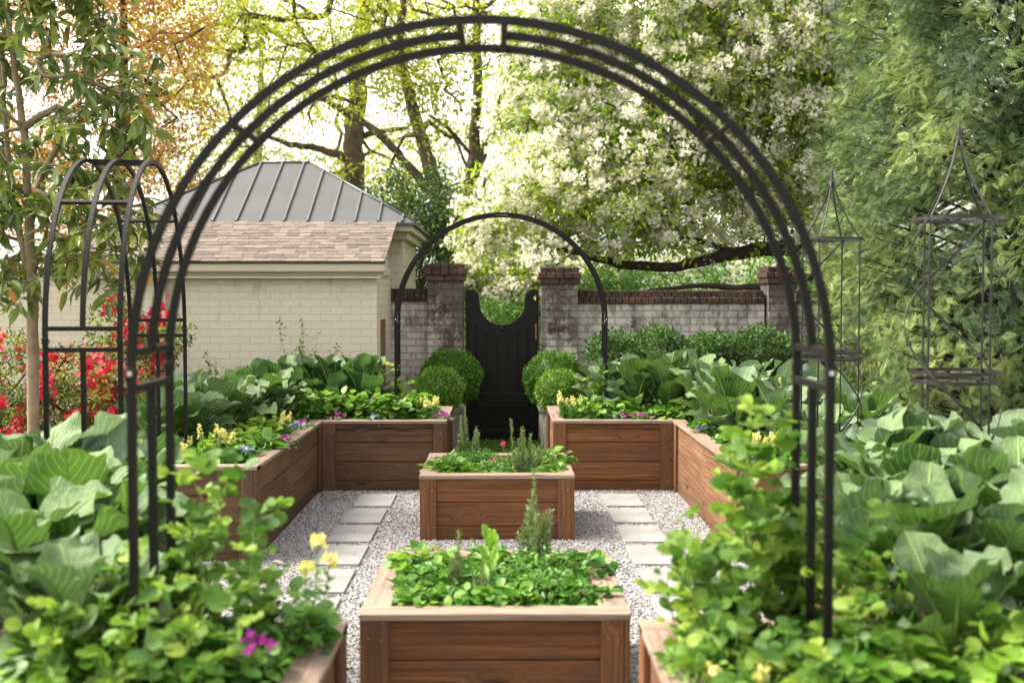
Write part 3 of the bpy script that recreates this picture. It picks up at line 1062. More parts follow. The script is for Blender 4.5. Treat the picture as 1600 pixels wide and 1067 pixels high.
def gate():
    root = thing('garden_gate', 'black wooden garden gate with a round scoop cut in its top', 'gate', Vector((0.012, GY_ + .15, 0)))
    x0, x1, y = -.425, .45, GY_ + .15
    cx = .0125

    def strip(xa, xb, f0, f1, ya, yb, n=24):
        mb = MB()
        xs = np.linspace(xa, xb, n)
        V = []
        for x in xs:
            a, b = f0(x - cx), f1(x - cx)
            V += [(x, ya, a), (x, yb, a), (x, yb, b), (x, ya, b)]
        F = []
        for i in range(n - 1):
            for q in range(4):
                q2 = (q + 1) % 4
                F.append([i * 4 + q, i * 4 + q2, (i + 1) * 4 + q2, (i + 1) * 4 + q])
        F += [[0, 3, 2, 1], [(n - 1) * 4 + k for k in (0, 1, 2, 3)]]
        mb.add(V, F, None, .5)
        return mb
    mb = MB()
    nb = 7
    w = (x1 - x0 - .02) / nb
    for i in range(nb):
        a = x0 + .01 + i * w
        s = strip(a + .003, a + w - .003, lambda x: .03, lambda x: wfun(x) - .04, y, y + .022, 10)
        mb.V += s.V
        mb.blocks += [(b[0] + mb.n, *b[1:]) for b in s.blocks]
        mb.n += s.n
    mb.build('boards', M['gate'], root)
    strip(x0 + .01, x1 - .01, lambda x: .03, lambda x: wfun(x) - .05, y + .0235, y + .035, 40).build('backing', M['gate'], root)  # panel added so no light shows through the board gaps
    rail = lambda x: min(wfun(x) - .13, 1.62) if abs(x) < .27 else 1.55
    low = lambda x: 1.68 - .235 - math.sqrt(max(0, .42 ** 2 - x * x)) + .24
    strip(x0 + .11, x1 - .11, low, wfun, y - .03, y - .001, 40).build('curved_rail', M['gate'], root)
    strip(x0 + .004, x0 + .11, lambda x: .03, wfun, y - .034, y - .001, 10).build('stile', M['gate'], root)
    strip(x1 - .11, x1 - .004, lambda x: .03, wfun, y - .034, y - .001, 10).build('stile', M['gate'], root)
    for z0, z1 in ((.42, .6), (.03, .16)):
        mb = MB()
        box(mb, x0 + .111, x1 - .111, y - .03, y - .001, z0, z1, 0, .5, .004)
        mb.build('cross_rail', M['gate'], root)
    mb = MB()
    box(mb, x0 + .03, x0 + .15, y - .06, y - .045, .515, .535, 0, .9, .004)
    box(mb, x0 + .05, x0 + .065, y - .047, y - .03, .515, .535, 0, .9, .002)
    mb.build('latch', M['rust_iron'], root)
    mb = MB()
    box(mb, x1 - .045, x1 - .028, y - .042, y - .034, 1.24, 1.42, 2, .8, .002)
    mb.build('hinge', M['copper'], root)
    mb = MB()
    lathe(mb, [(.0, 0), (.018, .002), (.02, .012), (.0, .016)], 0, 0, 14)
    o = mb.build('knob', M['rust_iron'], root, origin=(0, 0, 0))
    o.location = Vector((0, -.03, 1.36))
    o.rotation_euler = (R(90), 0, 0)


gate()


def shed():
    root = thing('brick_shed', 'cream painted brick shed with shingle lean-to roof under a grey metal hip roof', 'shed', Vector((-2.7, 12.5, 0)))
    r = seed(31)
    fx0, fx1, fy = -4.35, -1.3, 11.4
    mb = MB()
    uvbox(mb, fx0, fx1, fy, fy + .2, -.05, 1.99)
    mb.build('front_wall', M['house_brick'], root)
    mb = MB()
    uvbox(mb, fx1 - .2, fx1 - .002, fy + .2005, 13.2, -.05, 2.0)
    # gable infill under the lean-to
    V = [(fx1 - .004, fy + .02, 2.0), (fx1 - .004, 12.6, 2.0), (fx1 - .004, 12.6, 2.5), (fx1 - .18, fy + .02, 2.0), (fx1 - .18, 12.6, 2.0), (fx1 - .18, 12.6, 2.5)]
    mb.add(V, [[0, 1, 2], [3, 5, 4]], None, .5)
    mb.add(V, [[0, 2, 5, 3]], None, .5)
    mb.build('side_wall', M['house_brick'], root)
    mb = MB()
    box(mb, fx1 - .004, fx1 + .012, 11.75, 12.15, .75, 1.5, 2, .4)
    mb.build('side_door', M['copper'], root)
    mb = MB()
    box(mb, fx0 - .1, fx1 + .09, fy - .05, fy - .002, 1.96, 2.055, 0, .5, .004)
    box(mb, fx0 - .1, fx1 + .1, fy - .13, fy - .052, 2.0, 2.1, 0, .45, .012)
    mb.build('gutter', M['trim'], root)
    mb = MB()
    box(mb, fx0 - .1, fx1 + .1, fy - .155, fy - .06, 2.101, 2.115, 0, .3, .002)
    mb.build('drip_edge', M['rust_iron'], root)
    mb = MB()
    box(mb, fx0 - .02, fx1 + .06, fy - .12, fy - .01, 1.935, 1.955, 0, .4, .003)
    mb.build('soffit', M['trim'], root)
    mb = MB()
    box(mb, fx1 + .0, fx1 + .03, fy - .03, 12.55, 1.98, 2.06, 1, .5, .003)
    mb.build('rake_board', M['trim'], root)
    mb = MB()
    tube(mb, [(-3.52, fy - .05, 1.98), (-3.52, fy - .04, 1.2), (-3.52, fy - .04, .1)], .035, sq=True, fixed=(1, 0, 0))
    mb.build('downspout', M['trim'], root)
    # shingles
    y0, z0, y1, z1 = fy - .15, 2.11, 12.56, 2.6
    ang = math.atan2(z1 - z0, y1 - y0)
    Ls = math.hypot(z1 - z0, y1 - y0)
    base = Matrix.Translation((0, y0, z0)) @ Matrix.Rotation(ang, 4, 'X')
    mb = MB()
    box(mb, fx0 - .12, fx1 + .1, 0, Ls, -.03, -.004, 0, .3, .003, 0, base)
    rows = 13
    e = Ls / rows
    for i in range(rows):
        x = fx0 - .12 - r.uniform(0, .15)
        while x < fx1 + .1:
            w = r.uniform(.09, .17)
            xa, xb = max(x, fx0 - .12), min(x + w, fx1 + .105)
            if xb - xa > .01:
                Mx = base @ Matrix.Translation((0, i * e, 0)) @ Matrix.Rotation(-.035, 4, 'X')
                box(mb, xa + .001, xb - .001, -.004 - r.uniform(0, .008), e + .02, -.004, .006 + r.uniform(0, .004), 0, r.uniform(.1, .9), .001, 0, Mx)
            x += w
    mb.build('shingle_roof', M['shingle'], root)
    # taller body behind with metal hip roof
    mb = MB()
    uvbox(mb, -4.25, -1.17, 13.0, 15.0, 0, 2.55)
    mb.build('upper_wall', M['house_brick'], root)
    mb = MB()
    box(mb, -4.4, -1.03, 12.62, 15.2, 2.5, 2.585, 0, .5, .004)
    box(mb, -4.3, -1.1, 12.85, 15.1, 2.42, 2.4995, 0, .45, .004)
    mb.build('eaves', M['trim'], root)
    X0, X1, Y0, Y1, ZE, RX0, RX1, RY, RZ = -4.47, -.98, 12.56, 15.3, 2.595, -3.05, -2.43, 13.93, 3.44
    mb = MB()
    V = [(X0, Y0, ZE), (X1, Y0, ZE), (X1, Y1, ZE), (X0, Y1, ZE), (RX0, RY, RZ), (RX1, RY, RZ)]
    V += [(v[0], v[1], v[2] - .03) for v in V[:4]]
    mb.add(V, [[0, 1, 5, 4], [2, 3, 4, 5], [0, 6, 7, 1], [1, 7, 8, 2], [2, 8, 9, 3], [3, 9, 6, 0], [6, 9, 8, 7]], None, .5)
    mb.add(V, [[1, 2, 5], [3, 0, 4]], None, .5)
    roof = mb.build('metal_roof', M['metal_roof'], root)
    slope = (RZ - ZE) / (RY - Y0)
    for k in range(-1, 13):
        x = X1 - .16 - .272 * k
        if x < X0 + .1 or x > X1 - .05:
            continue
        t = 1.0
        if x > RX1:
            t = (X1 - x) / (X1 - RX1)
        elif x < RX0:
            t = (x - X0) / (RX0 - X0)
        a = Vector((x, Y0, ZE + .014))
        b = Vector((x, Y0 + (RY - Y0) * t, ZE + (RZ - ZE) * t + .014))
        mb = MB()
        tube(mb, [a, (a + b) / 2, b], .012, sq=True, fixed=(1, 0, 0))
        s = mb.build('seam', M['seam'], root)
    for a, b in (((X1, Y0, ZE), (RX1, RY, RZ)), ((X0, Y0, ZE), (RX0, RY, RZ)), ((RX0, RY, RZ), (RX1, RY, RZ)), ((X1, Y1, ZE), (RX1, RY, RZ))):
        mb = MB()
        a, b = Vector(a) + Vector((0, 0, .012)), Vector(b) + Vector((0, 0, .012))
        tube(mb, [a, (a + b) / 2, b], .013, 6)
        mb.build('ridge_cap', M['seam'], root)


shed()
root = thing('cream_wall', 'cream painted garden wall behind the red azalea at the far left', 'wall', Vector((-7, 12.1, 0)))
mb = MB()
uvbox(mb, -12, -4.36, 12.0, 12.25, -.05, 1.98)
mb.build('wall_face', M['house_brick'], root)
mb = MB()
box(mb, -12, -4.36, 11.96, 12.29, 1.981, 2.03, 0, .5, .004)
mb.build('coping', M['trim'], root)


# ------------------------------------------------------------------ foliage makers
def in_blobs(r, blobs, n, shell=0.0):
    """points inside ellipsoids (cx, cy, cz, rx, ry, rz), share by volume"""
    w = np.array([b[3] * b[4] * b[5] for b in blobs]) ** .8
    k = r.choice(len(blobs), n, p=w / w.sum())
    B = np.array(blobs)[k]
    d = rdir(r, n)
    rad = (shell ** 3 + (1 - shell ** 3) * r.random(n)) ** (1 / 3)
    return B[:, :3] + d * rad[:, None] * B[:, 3:6], d


def clumps(mb, r, cen, per, rad, tm, size, droop=0.2, lift=.6, tlo=0., thi=1., flat=0.8, spread=None, mi=0, smooth=False):
    """per leaves round every clump centre; each clump has its own tone"""
    n = len(cen)
    k = np.repeat(np.arange(n), per)
    off = rdir(r, n * per) * (r.random(n * per) ** .45)[:, None] * np.array([rad, rad, rad * flat])
    P = cen[k] + off
    D = norm(off) + r.normal(0, .5, off.shape) + np.array([0, 0, -droop])
    N = r.normal(0, .55, off.shape) + np.array([0, 0, lift]) + norm(off) * .3
    base = r.uniform(tlo, thi, n)
    T = np.clip(base[k] + r.normal(0, .16, n * per), 0, 1)
    inst(mb, tm, P, D, N, size * r.uniform(.65, 1.25, n * per), T, smooth, mi)


def grow(mb, r, trunk, cen, rtip=.006, power=.5, sides=6, rmax=None, sag=.0):
    """limbs from a trunk polyline to every centre, joined to the nearest grown wood"""
    nodes = [np.array(p[:3], dtype=float) for p in trunk]
    parent = [-1] + list(range(len(trunk) - 1))
    cen = np.array(cen, dtype=float)
    root = np.array(trunk[-1][:3]) if len(trunk) > 1 else nodes[0]
    order = np.argsort(np.linalg.norm(cen - root, axis=1))
    start = max(0, len(nodes) // 2 - 1)
    leafs = []
    for i in order:
        c = cen[i]
        A = np.array(nodes[start:])
        d = np.linalg.norm(A - c, axis=1) + .35 * np.maximum(0, A[:, 2] - c[2])
        j = int(d.argmin()) + start
        p = nodes[j]
        L = np.linalg.norm(c - p)
        k = max(1, min(4, int(L / .35)))
        prev = j
        for q in range(1, k + 1):
            t = q / (k)
            x = p + (c - p) * t
            if q < k:
                x = x + r.normal(0, .06 * L, 3) + np.array([0, 0, sag * L * math.sin(t * math.pi)])
            nodes.append(x)
            parent.append(prev)
            prev = len(nodes) - 1
        leafs.append(prev)
    cnt = np.zeros(len(nodes))
    for l in leafs:
        q = l
        while q >= 0:
            cnt[q] += 1
            q = parent[q]
    rad = rtip * np.maximum(cnt, 1) ** power
    if rmax:
        rad = np.minimum(rad, rmax)
    nt = len(trunk)
    for i in range(nt, len(nodes)):
        j = parent[i]
        ra = min(rad[j], rad[i] * 1.35)
        m = (nodes[i] + nodes[j]) / 2 + r.normal(0, .03 * np.linalg.norm(nodes[i] - nodes[j]), 3)
        tube(mb, [nodes[j], m, nodes[i]], [ra, (ra + rad[i]) / 2, rad[i]], sides, r.uniform(.3, .7), cap=False)


def trunk_tube(mb, pts, sides=12):
    P = np.array([p[:3] for p in pts], dtype=float)
    rr = np.array([p[3] for p in pts])
    t = np.linspace(0, 1, len(P))
    tt = np.linspace(0, 1, len(P) * 5)
    Q = np.stack([np.interp(tt, t, P[:, i]) for i in range(3)], 1)
    ker = np.array([.25, .5, .25])
    for _ in range(3):
        Q[1:-1] = Q[:-2] * .25 + Q[1:-1] * .5 + Q[2:] * .25
    r = seed(int(abs(P[0, 0]) * 100))
    Q[1:-1] += r.normal(0, rr.mean() * .12, Q[1:-1].shape)
    tube(mb, Q, np.interp(tt, t, rr) * r.uniform(.93, 1.07, len(Q)), sides, .5)


def pix(pts, wpx=True):
    """trunk polylines given as (px, py, Y, width in px) -> world"""
    out = []
    for x, y, Y, w in pts:
        p = at(x, y, Y)
        out.append((p.x, p.y, p.z, w * Y / FPX / 2))
    return out


def pblob(px, py, Y, rx, ry, dy):
    p = at(px, py, Y)
    k = Y / FPX
    return (p.x, p.y, p.z, rx * k, dy, ry * k)


# ------------------------------------------------------------------ trees behind the garden
def copper_beech():
    r = seed(41)
    root = thing('copper_beech', 'copper-orange leaved tree behind the shed at the upper left', 'tree', at(190, 463, 17.5) * 1.0)
    root.location.z = 0
    blobs = [pblob(150, 60, 17.5, 150, 130, 1.4), pblob(270, 130, 17.2, 85, 105, 1.2), pblob(140, 260, 17.3, 130, 120, 1.2), pblob(230, 10, 17.6, 120, 80, 1.2), pblob(30, 330, 17.6, 110, 110, 1.1), pblob(270, 270, 17.3, 60, 70, .9), pblob(190, 380, 17.3, 120, 60, .9),
             pblob(-100, 120, 17.5, 200, 240, 1.4), pblob(130, -160, 17.5, 260, 150, 1.5)]
    cen, _ = in_blobs(r, blobs, 850)
    tr = pix([(190, 700, 17.5, 34), (195, 450, 17.5, 28), (185, 300, 17.5, 22), (195, 100, 17.5, 14), (190, -80, 17.5, 8)])
    mb = MB()
    trunk_tube(mb, tr)
    grow(mb, r, tr, cen[:170], .006, .5)
    mb.build('trunk', M['bark_dark'], root)
    mb = MB()
    clumps(mb, r, cen, 52, .27, LEAF, .085, .3, .5, .1, .95)
    mb.build('crown', M['copper_leaf'], root)


copper_beech()


def evergreen_left():
    r = seed(43)
    base = at(50, 660, 8.7)
    root = thing('young_magnolia', 'young evergreen tree with long drooping leaves and slim tan trunk at the left edge', 'tree', Vector((base.x, 8.7, 0)))
    tr = pix([(53, 860, 8.7, 20), (52, 640, 8.7, 19), (50, 470, 8.7, 17), (45, 330, 8.7, 13), (38, 200, 8.7, 11), (15, 60, 8.7, 9), (5, -60, 8.7, 6)])
    blobs = [pblob(55, 35, 8.7, 140, 75, .5), pblob(150, 120, 8.6, 110, 75, .45), pblob(40, 350, 8.7, 75, 110, .5), pblob(130, 210, 8.6, 95, 75, .45), pblob(215, 180, 8.5, 50, 50, .35),
             pblob(150, 330, 8.4, 90, 110, .4), pblob(20, 450, 8.7, 55, 55, .4), pblob(150, 420, 8.5, 85, 45, .35), pblob(-60, 200, 8.8, 90, 200, .6), pblob(120, -80, 8.7, 170, 90, .6), pblob(225, 380, 8.4, 30, 60, .3)]
    cen, _ = in_blobs(r, blobs, 330)
    cen = cen[(cen[:, 2] > 1.35)]
    mb = MB()
    trunk_tube(mb, tr)
    t2 = pix([(48, 440, 8.7, 12), (22, 330, 8.75, 10), (8, 200, 8.8, 8), (0, 60, 8.8, 6)])
    trunk_tube(mb, t2, 8)
    grow(mb, r, tr, cen, .0042, .42, 5)
    mb.build('trunk', M['bark_tan'], root)
    mb = MB()
    n = len(cen)
    per = 9
    k = np.repeat(np.arange(n), per)
    a = r.uniform(0, 2 * math.pi, n * per)
    el = r.uniform(-1.2, .25, n * per)
    D = np.stack([np.cos(a) * np.cos(el), np.sin(a) * np.cos(el), np.sin(el)], 1)
    N = np.array([0, 0, 1.]) + r.normal(0, .35, D.shape) + D * .3
    P = cen[k] + r.normal(0, .035, D.shape)
    T = np.clip(r.uniform(0, .8, n)[k] * .6 + r.uniform(0, .5, n * per), 0, .84)
    T[r.random(n * per) < .035] = 1.0
    S = r.uniform(.13, .22, n * per)
    inst(mb, LEAFN, P, D, N, np.stack([S * .9, S, S], 1), T)
    mb.build('crown', M['magnolia'], root)


evergreen_left()


def spring_tree(label, sd, trunks, blobs, nc, per, size=.1, rad=.35, bark='bark_grey', extra=(), mat='spring', rt=.012):
    r = seed(sd)
    base = trunks[0][0]
    p = at(base[0], 463, base[2])
    root = thing('spring_tree', label, 'tree', Vector((p.x, base[2], 0)), 'tall trees in fresh leaf beyond the wall')
    mb = MB()
    main = pix(trunks[0])
    g = at(base[0], 463, base[2])
    main = [(g.x, g.y, -.1, main[0][3] * 1.15)] + main
    trunk_tube(mb, main)
    allp = [x for x in main]
    for t in trunks[1:]:
        w = pix(t)
        trunk_tube(mb, w, 9)
    blobs = [pblob(*b) for b in blobs]
    cen, _ = in_blobs(r, blobs, nc)
    grow(mb, r, main, cen[:int(nc * .4)], rt, .45)
    mb.build('trunk', M[bark], root)
    mb = MB()
    clumps(mb, r, cen, per, rad, LEAF, size, .3, .4, .1, 1.)
    mb.build('crown', M[mat], root)


spring_tree('thick straight grey trunk with sparse yellow-green leaves rising behind the shed roof', 51,
            [[(552, 310, 21, 33), (553, 200, 21, 30), (560, 110, 21, 28), (572, 0, 21, 25), (585, -140, 21, 20)],
             [(550, 250, 21, 15), (500, 232, 21, 11), (450, 226, 21, 9), (400, 205, 21, 5)],
             [(556, 215, 21, 11), (600, 205, 21, 8), (640, 200, 21, 5)]],
            [(330, 60, 22, 120, 120, 2), (450, 60, 21, 110, 90, 2), (400, 200, 21, 60, 60, 1), (540, 30, 21, 100, 90, 2), (460, 270, 21, 120, 25, 1), (590, 285, 21.5, 90, 40, 1), (380, 100, 21, 70, 90, 1.4), (640, 60, 21, 60, 90, 1.2), (300, -30, 21, 150, 90, 2)], 400, 36)
spring_tree('leaning brown tree with a long side limb behind the small arch', 52,
            [[(700, 410, 18, 32), (683, 300, 18, 27), (655, 210, 18, 19), (637, 130, 18, 17), (622, 80, 18, 14), (632, -10, 18, 11), (630, -100, 18, 8)],
             [(680, 310, 18, 16), (640, 262, 18, 14), (590, 205, 18, 12), (545, 178, 18, 11), (495, 150, 18, 8), (455, 128, 18, 4)],
             [(622, 80, 18, 9), (590, 30, 18, 9), (560, -10, 18, 8), (530, -60, 18, 5)],
             [(735, 240, 18.6, 6), (700, 200, 18.6, 6), (670, 180, 18.3, 4)]],
            [(600, 120, 18, 90, 60, 1.2), (650, 20, 18, 80, 60, 1.4), (520, 170, 18, 70, 40, .8), (690, 150, 18, 50, 80, 1), (640, 240, 18, 60, 50, .8), (560, 30, 18, 70, 60, 1), (720, 310, 18, 40, 50, .7)], 190, 30)
spring_tree('forked grey tree standing between the small arch and the white blossom', 53,
            [[(735, 420, 19, 26), (737, 290, 19, 22), (742, 200, 19, 17), (748, 110, 19, 14), (742, 20, 19, 12), (750, -80, 19, 8)],
             [(740, 275, 19, 17), (762, 225, 19, 14), (782, 165, 19, 12), (800, 100, 19, 9), (830, 30, 19, 6)]],
            [(760, 60, 19, 70, 80, 1.2), (770, 200, 19, 50, 60, .8), (720, 20, 19, 60, 60, 1), (740, 320, 19.4, 60, 50, .8), (860, 0, 19, 80, 60, 1.)], 130, 30)
spring_tree('hazy yellow-green tree far behind the shed ridge', 54,
            [[(400, 330, 34, 14), (405, 200, 34, 11), (410, 60, 34, 7)]],
            [(330, 260, 34, 100, 50, 3), (470, 255, 34, 90, 30, 3), (620, 250, 34, 110, 60, 3), (420, 130, 34, 110, 90, 3), (740, 230, 34, 60, 80, 2), (280, 120, 34, 90, 120, 3), (560, 330, 34, 160, 50, 3)], 270, 44, .15, .7)
spring_tree('sunlit yellow-green tree far behind the middle of the wall', 55,
            [[(980, 430, 30, 22), (985, 300, 30, 18), (990, 100, 30, 12)]],
            [(900, 400, 30, 120, 60, 3), (1100, 400, 30, 140, 70, 3), (1000, 250, 30, 180, 130, 3), (1200, 200, 30, 150, 160, 3), (760, 390, 30, 70, 60, 2)], 260, 40, .15, .6)


def shrub_mass(name, label, cat, blobs, sd, nc, per, rad, size, mat, stems=6, group=None, lo=0., hi=1., tm=LEAF, flat=.8, bark='bark_dark'):
    r = seed(sd)
    cx, cy = blobs[0][0], blobs[0][1]
    root = thing(name, label, cat, Vector((cx, cy, 0)), group)
    cen, _ = in_blobs(r, blobs, nc, .35)
    cen = cen[cen[:, 2] > .05]
    mb = MB()
    base = [(cx, cy, -.02), (cx + .02, cy, .2)]
    grow(mb, r, base, cen[:max(12, nc // 6)], .005, .45, 5)
    mb.build('stems', M[bark], root)
    mb = MB()
    clumps(mb, r, cen, per, rad, tm, size, .15, .5, lo, hi, flat)
    mb.build('foliage', M[mat], root)
    return root, cen, r


def wb(px, py, Y, rx, ry, dy):
    return pblob(px, py, Y, rx, ry, dy)


G2 = 'evergreen shrubs beyond the wall'
shrub_mass('evergreen_shrub', 'dark evergreen shrub between the shed eaves and the left gate pillar', 'shrub',
           [wb(640, 400, 15.6, 60, 100, .8), wb(610, 310, 16, 40, 50, .7), wb(690, 330, 15.8, 45, 70, .6), wb(650, 520, 15.4, 60, 90, .6)], 61, 300, 46, .2, .075, 'dark_leaf', group=G2)
shrub_mass('evergreen_shrub', 'bright green clipped shrubs seen through the round scoop of the gate', 'shrub',
           [wb(785, 510, 16.5, 60, 50, .7), wb(770, 560, 16.4, 70, 70, .6), wb(820, 570, 16.6, 60, 60, .6)], 62, 190, 60, .17, .06, 'green', group=G2, lo=.1, hi=.7)
shrub_mass('evergreen_shrub', 'dark shrub under the blossom directly behind the gate', 'shrub',
           [wb(800, 440, 18.4, 110, 40, .8), wb(750, 500, 18.4, 80, 60, .8), wb(870, 480, 18.4, 90, 60, .8)], 63, 190, 50, .2, .08, 'dark_leaf', group=G2)
shrub_mass('evergreen_shrub', 'broad green shrubbery under the blossom behind the long wall', 'shrub',
           [wb(1080, 470, 19, 190, 60, 1), wb(1280, 460, 19, 140, 80, 1), wb(930, 460, 19, 90, 50, .8)], 64, 330, 50, .28, .1, 'green', group=G2, lo=0, hi=.7)
shrub_mass('evergreen_shrub', 'tall dark shrub behind the blossom beside the cypress', 'shrub',
           [wb(1330, 330, 20, 130, 120, 1), wb(1400, 120, 20, 130, 160, 1), wb(1300, 60, 20, 90, 100, 1)], 65, 420, 46, .3, .12, 'dark_leaf', group=G2)


def crabapple():
    r = seed(71)
    b = at(1345, 463, 14.6)
    root = thing('crabapple_tree', 'spreading crabapple covered in white blossom behind the garden wall', 'tree', Vector((b.x, 14.6, 0)))
    tr = pix([(1350, 620, 14.6, 60), (1345, 460, 14.6, 52), (1335, 350, 14.6, 42), (1325, 280, 14.6, 30), (1310, 180, 14.7, 20), (1290, 60, 14.8, 12), (1280, -80, 14.8, 8)])
    L = [pix([(1335, 380, 14.6, 34), (1240, 385, 14.5, 26), (1150, 395, 14.4, 20), (1050, 420, 14.3, 16), (960, 412, 14.2, 12), (880, 390, 14.1, 7)]),
         pix([(1335, 330, 14.6, 26), (1240, 300, 14.8, 20), (1120, 290, 15, 15), (1000, 260, 15, 11), (880, 260, 15, 6)]),
         pix([(1325, 280, 14.6, 22), (1230, 200, 14.8, 16), (1110, 130, 15, 11), (980, 60, 15, 8), (870, 0, 15, 5)]),
         pix([(1340, 420, 14.6, 24), (1260, 430, 14.3, 18), (1170, 452, 14.0, 12), (1090, 445, 13.9, 8), (1010, 455, 13.8, 5)]),
         pix([(1310, 260, 14.6, 18), (1270, 150, 14.5, 14), (1200, 60, 14.5, 10), (1150, -40, 14.5, 6)]),
         pix([(1150, 395, 14.4, 12), (1080, 372, 14.3, 9), (990, 360, 14.2, 7), (900, 335, 14.1, 5)])]
    blobs = [pblob(830, 330, 14.2, 110, 85, .8), pblob(800, 410, 13.6, 70, 42, .45), pblob(960, 300, 14.3, 130, 110, 1), pblob(900, 210, 14.7, 120, 100, 1), pblob(1050, 170, 14.8, 150, 130, 1.2),
             pblob(1000, 50, 15, 150, 90, 1.2), pblob(1180, 80, 14.8, 160, 140, 1.2), pblob(1200, 240, 14.7, 130, 100, 1.), pblob(1090, 350, 14.4, 120, 50, .7), pblob(880, 60, 15, 90, 80, 1),
             pblob(1150, -100, 15, 260, 120, 1.4), pblob(760, 380, 13.9, 55, 60, .5), pblob(1290, 110, 14.6, 70, 130, .8), pblob(850, 440, 13.3, 45, 25, .25), pblob(1250, 330, 14.4, 80, 60, .6), pblob(820, 160, 15, 60, 60, .8)]
    cen, _ = in_blobs(r, blobs, 1750, .0)
    mb = MB()
    trunk_tube(mb, tr)
    ends = []
    for w in L:
        trunk_tube(mb, w, 8)
        ends += [p[:3] for p in w]
    idx = r.choice(len(cen), 420, replace=False)
    # twigs join the nearest limb
    pts = np.array(ends)
    for w in L:
        q = np.array([p[:3] for p in w])
        t = np.linspace(0, len(q) - 1, 24)
        pts = np.concatenate([pts, np.stack([np.interp(t, np.arange(len(q)), q[:, i]) for i in range(3)], 1)])
    for i in idx:
        c = cen[i]
        d = np.linalg.norm(pts - c, axis=1)
        p = pts[d.argmin()]
        m = (p + c) / 2 + r.normal(0, .08, 3)
        tube(mb, [p, m, c], [.016, .01, .005], 4, .5, cap=False)
        pts = np.concatenate([pts, [m, c]])
    mb.build('trunk', M['bark_dark'], root)
    mb = MB()
    clumps(mb, r, cen - np.array([0, .06, 0]), 44, .29, LEAF, .09, .2, .5, .2, 1.)
    mb.build('crown', M['crab_leaf'], root)
    # blossom clusters
    mb = MB()
    sub = cen[r.random(len(cen)) < .93]
    k = np.repeat(np.arange(len(sub)), 3)
    c2 = sub[k] + r.normal(0, .13, (len(k), 3)) + np.array([-.03, -.1, .05])
    clumps(mb, r, c2, 24, .11, FLOWER, .064, -.2, .5, .0, 1., .9)
    mb.build('blossom', M['white_petal'], root)


crabapple()


def cypress(label, px, Y, rx, h, sd, n, size):
    r = seed(sd)
    b = at(px, 463, Y)
    root = thing('cypress_tree', label, 'conifer', Vector((b.x, Y, 0)), 'feathery cypress trees at the right')
    mb = MB()
    tr = [(b.x, Y, -.05, .13), (b.x + .03, Y, h * .4, .1), (b.x, Y, h * .8, .05), (b.x, Y, h, .02)]
    trunk_tube(mb, tr)
    # bumpy column: branch ends carry fans of sprays
    z = r.uniform(.15, h, n)
    a = r.uniform(0, 2 * math.pi, n)
    bump = 1 + .16 * np.sin(a * 3 + z * 2.1) + .12 * np.sin(a * 5 - z * 3.7) + .08 * np.sin(z * 9 + a * 2)
    prof = np.sqrt(np.clip(1 - (z / h) ** 3, .02, 1)) * np.clip(.72 + z * .35, 0, 1)
    rad = rx * prof * bump * r.uniform(.55, 1.0, n) ** .5
    cen = np.stack([b.x + rad * np.cos(a), Y + rad * np.sin(a), z], 1)
    keep = cen[:, 1] < Y + rx * .55
    cen, a = cen[keep], a[keep]
    for i in range(0, len(cen), 9):
        c = cen[i]
        s = np.array([b.x, Y, max(.1, c[2] - .35 * np.hypot(c[0] - b.x, c[1] - Y))])
        tube(mb, [s, (s + c) / 2 + np.array([0, 0, .05]), c], [.018, .011, .004], 4, .5, cap=False)
    mb.build('trunk', M['bark_dark'], root)
    per = 6
    m = len(cen)
    k = np.repeat(np.arange(m), per)
    out = np.stack([np.cos(a), np.sin(a), np.zeros(m)], 1)[k]
    D = out * .7 + r.normal(0, .6, out.shape) + np.array([0, 0, -.15])
    N = r.normal(0, .6, out.shape) + out * .9 + np.array([0, 0, .5])
    P = cen[k] + r.normal(0, .07, out.shape)
    base = r.uniform(0, .75, m)
    zone = .3 * np.sin(cen[:, 2] * 4 + a * 4) + .25 * np.sin(cen[:, 2] * 9 - a * 7)
    T = np.clip(base[k] * .7 + .15 + zone[k] + r.normal(0, .15, m * per), 0, 1)
    mb = MB()
    inst(mb, FROND, P, D, N, np.stack([size * .8 * r.uniform(.5, 1.0, m * per), size * r.uniform(.6, 1.2, m * per), np.full(m * per, size * 1.1)], 1), T)
    mb.build('crown', M['cypress'], root)


cypress('tall feathery cypress filling the right edge behind the nearer obelisk', 1590, 9.2, 1.32, 6.2, 81, 8500, .13)
cypress('cypress beside the white blossom, partly behind the first cypress', 1440, 11.0, .95, 7.0, 82, 6000, .13)
cypress('cypress mostly outside the frame at the far right', 1800, 10.5, 1.2, 6.5, 83, 700, .24)

# azalea
def azalea(label, blobs, sd, nb=150):
    root, cen, r = shrub_mass('azalea', label, 'azalea shrub', blobs, sd, 260, 36, .12, .05, 'azalea_leaf', lo=.0, hi=1., group='red flowering azaleas by the shed wall')
    out, d = in_blobs(r, [(b[0], b[1] - .12, b[2], b[3], b[4], b[5]) for b in blobs], nb, .8)
    out = out[(out[:, 2] > .3)][:98]
    k = np.repeat(np.arange(len(out)), 13)
    P = out[k] + r.normal(0, .045, (len(k), 3))
    N = r.normal(0, .6, P.shape) + np.array([0, -.7, .4])
    Sz, Tn, Dd = r.uniform(.05, .085, len(P)), np.clip(r.random(len(out))[k] * .7 + r.random(len(P)) * .4, 0, 1), rdir(r, len(P))
    for i in range(len(out)):
        q = k == i
        mb = MB()
        inst(mb, FLOWER, P[q], Dd[q], N[q], Sz[q], Tn[q], True)
        mb.build('bloom', M['red_petal'], root)


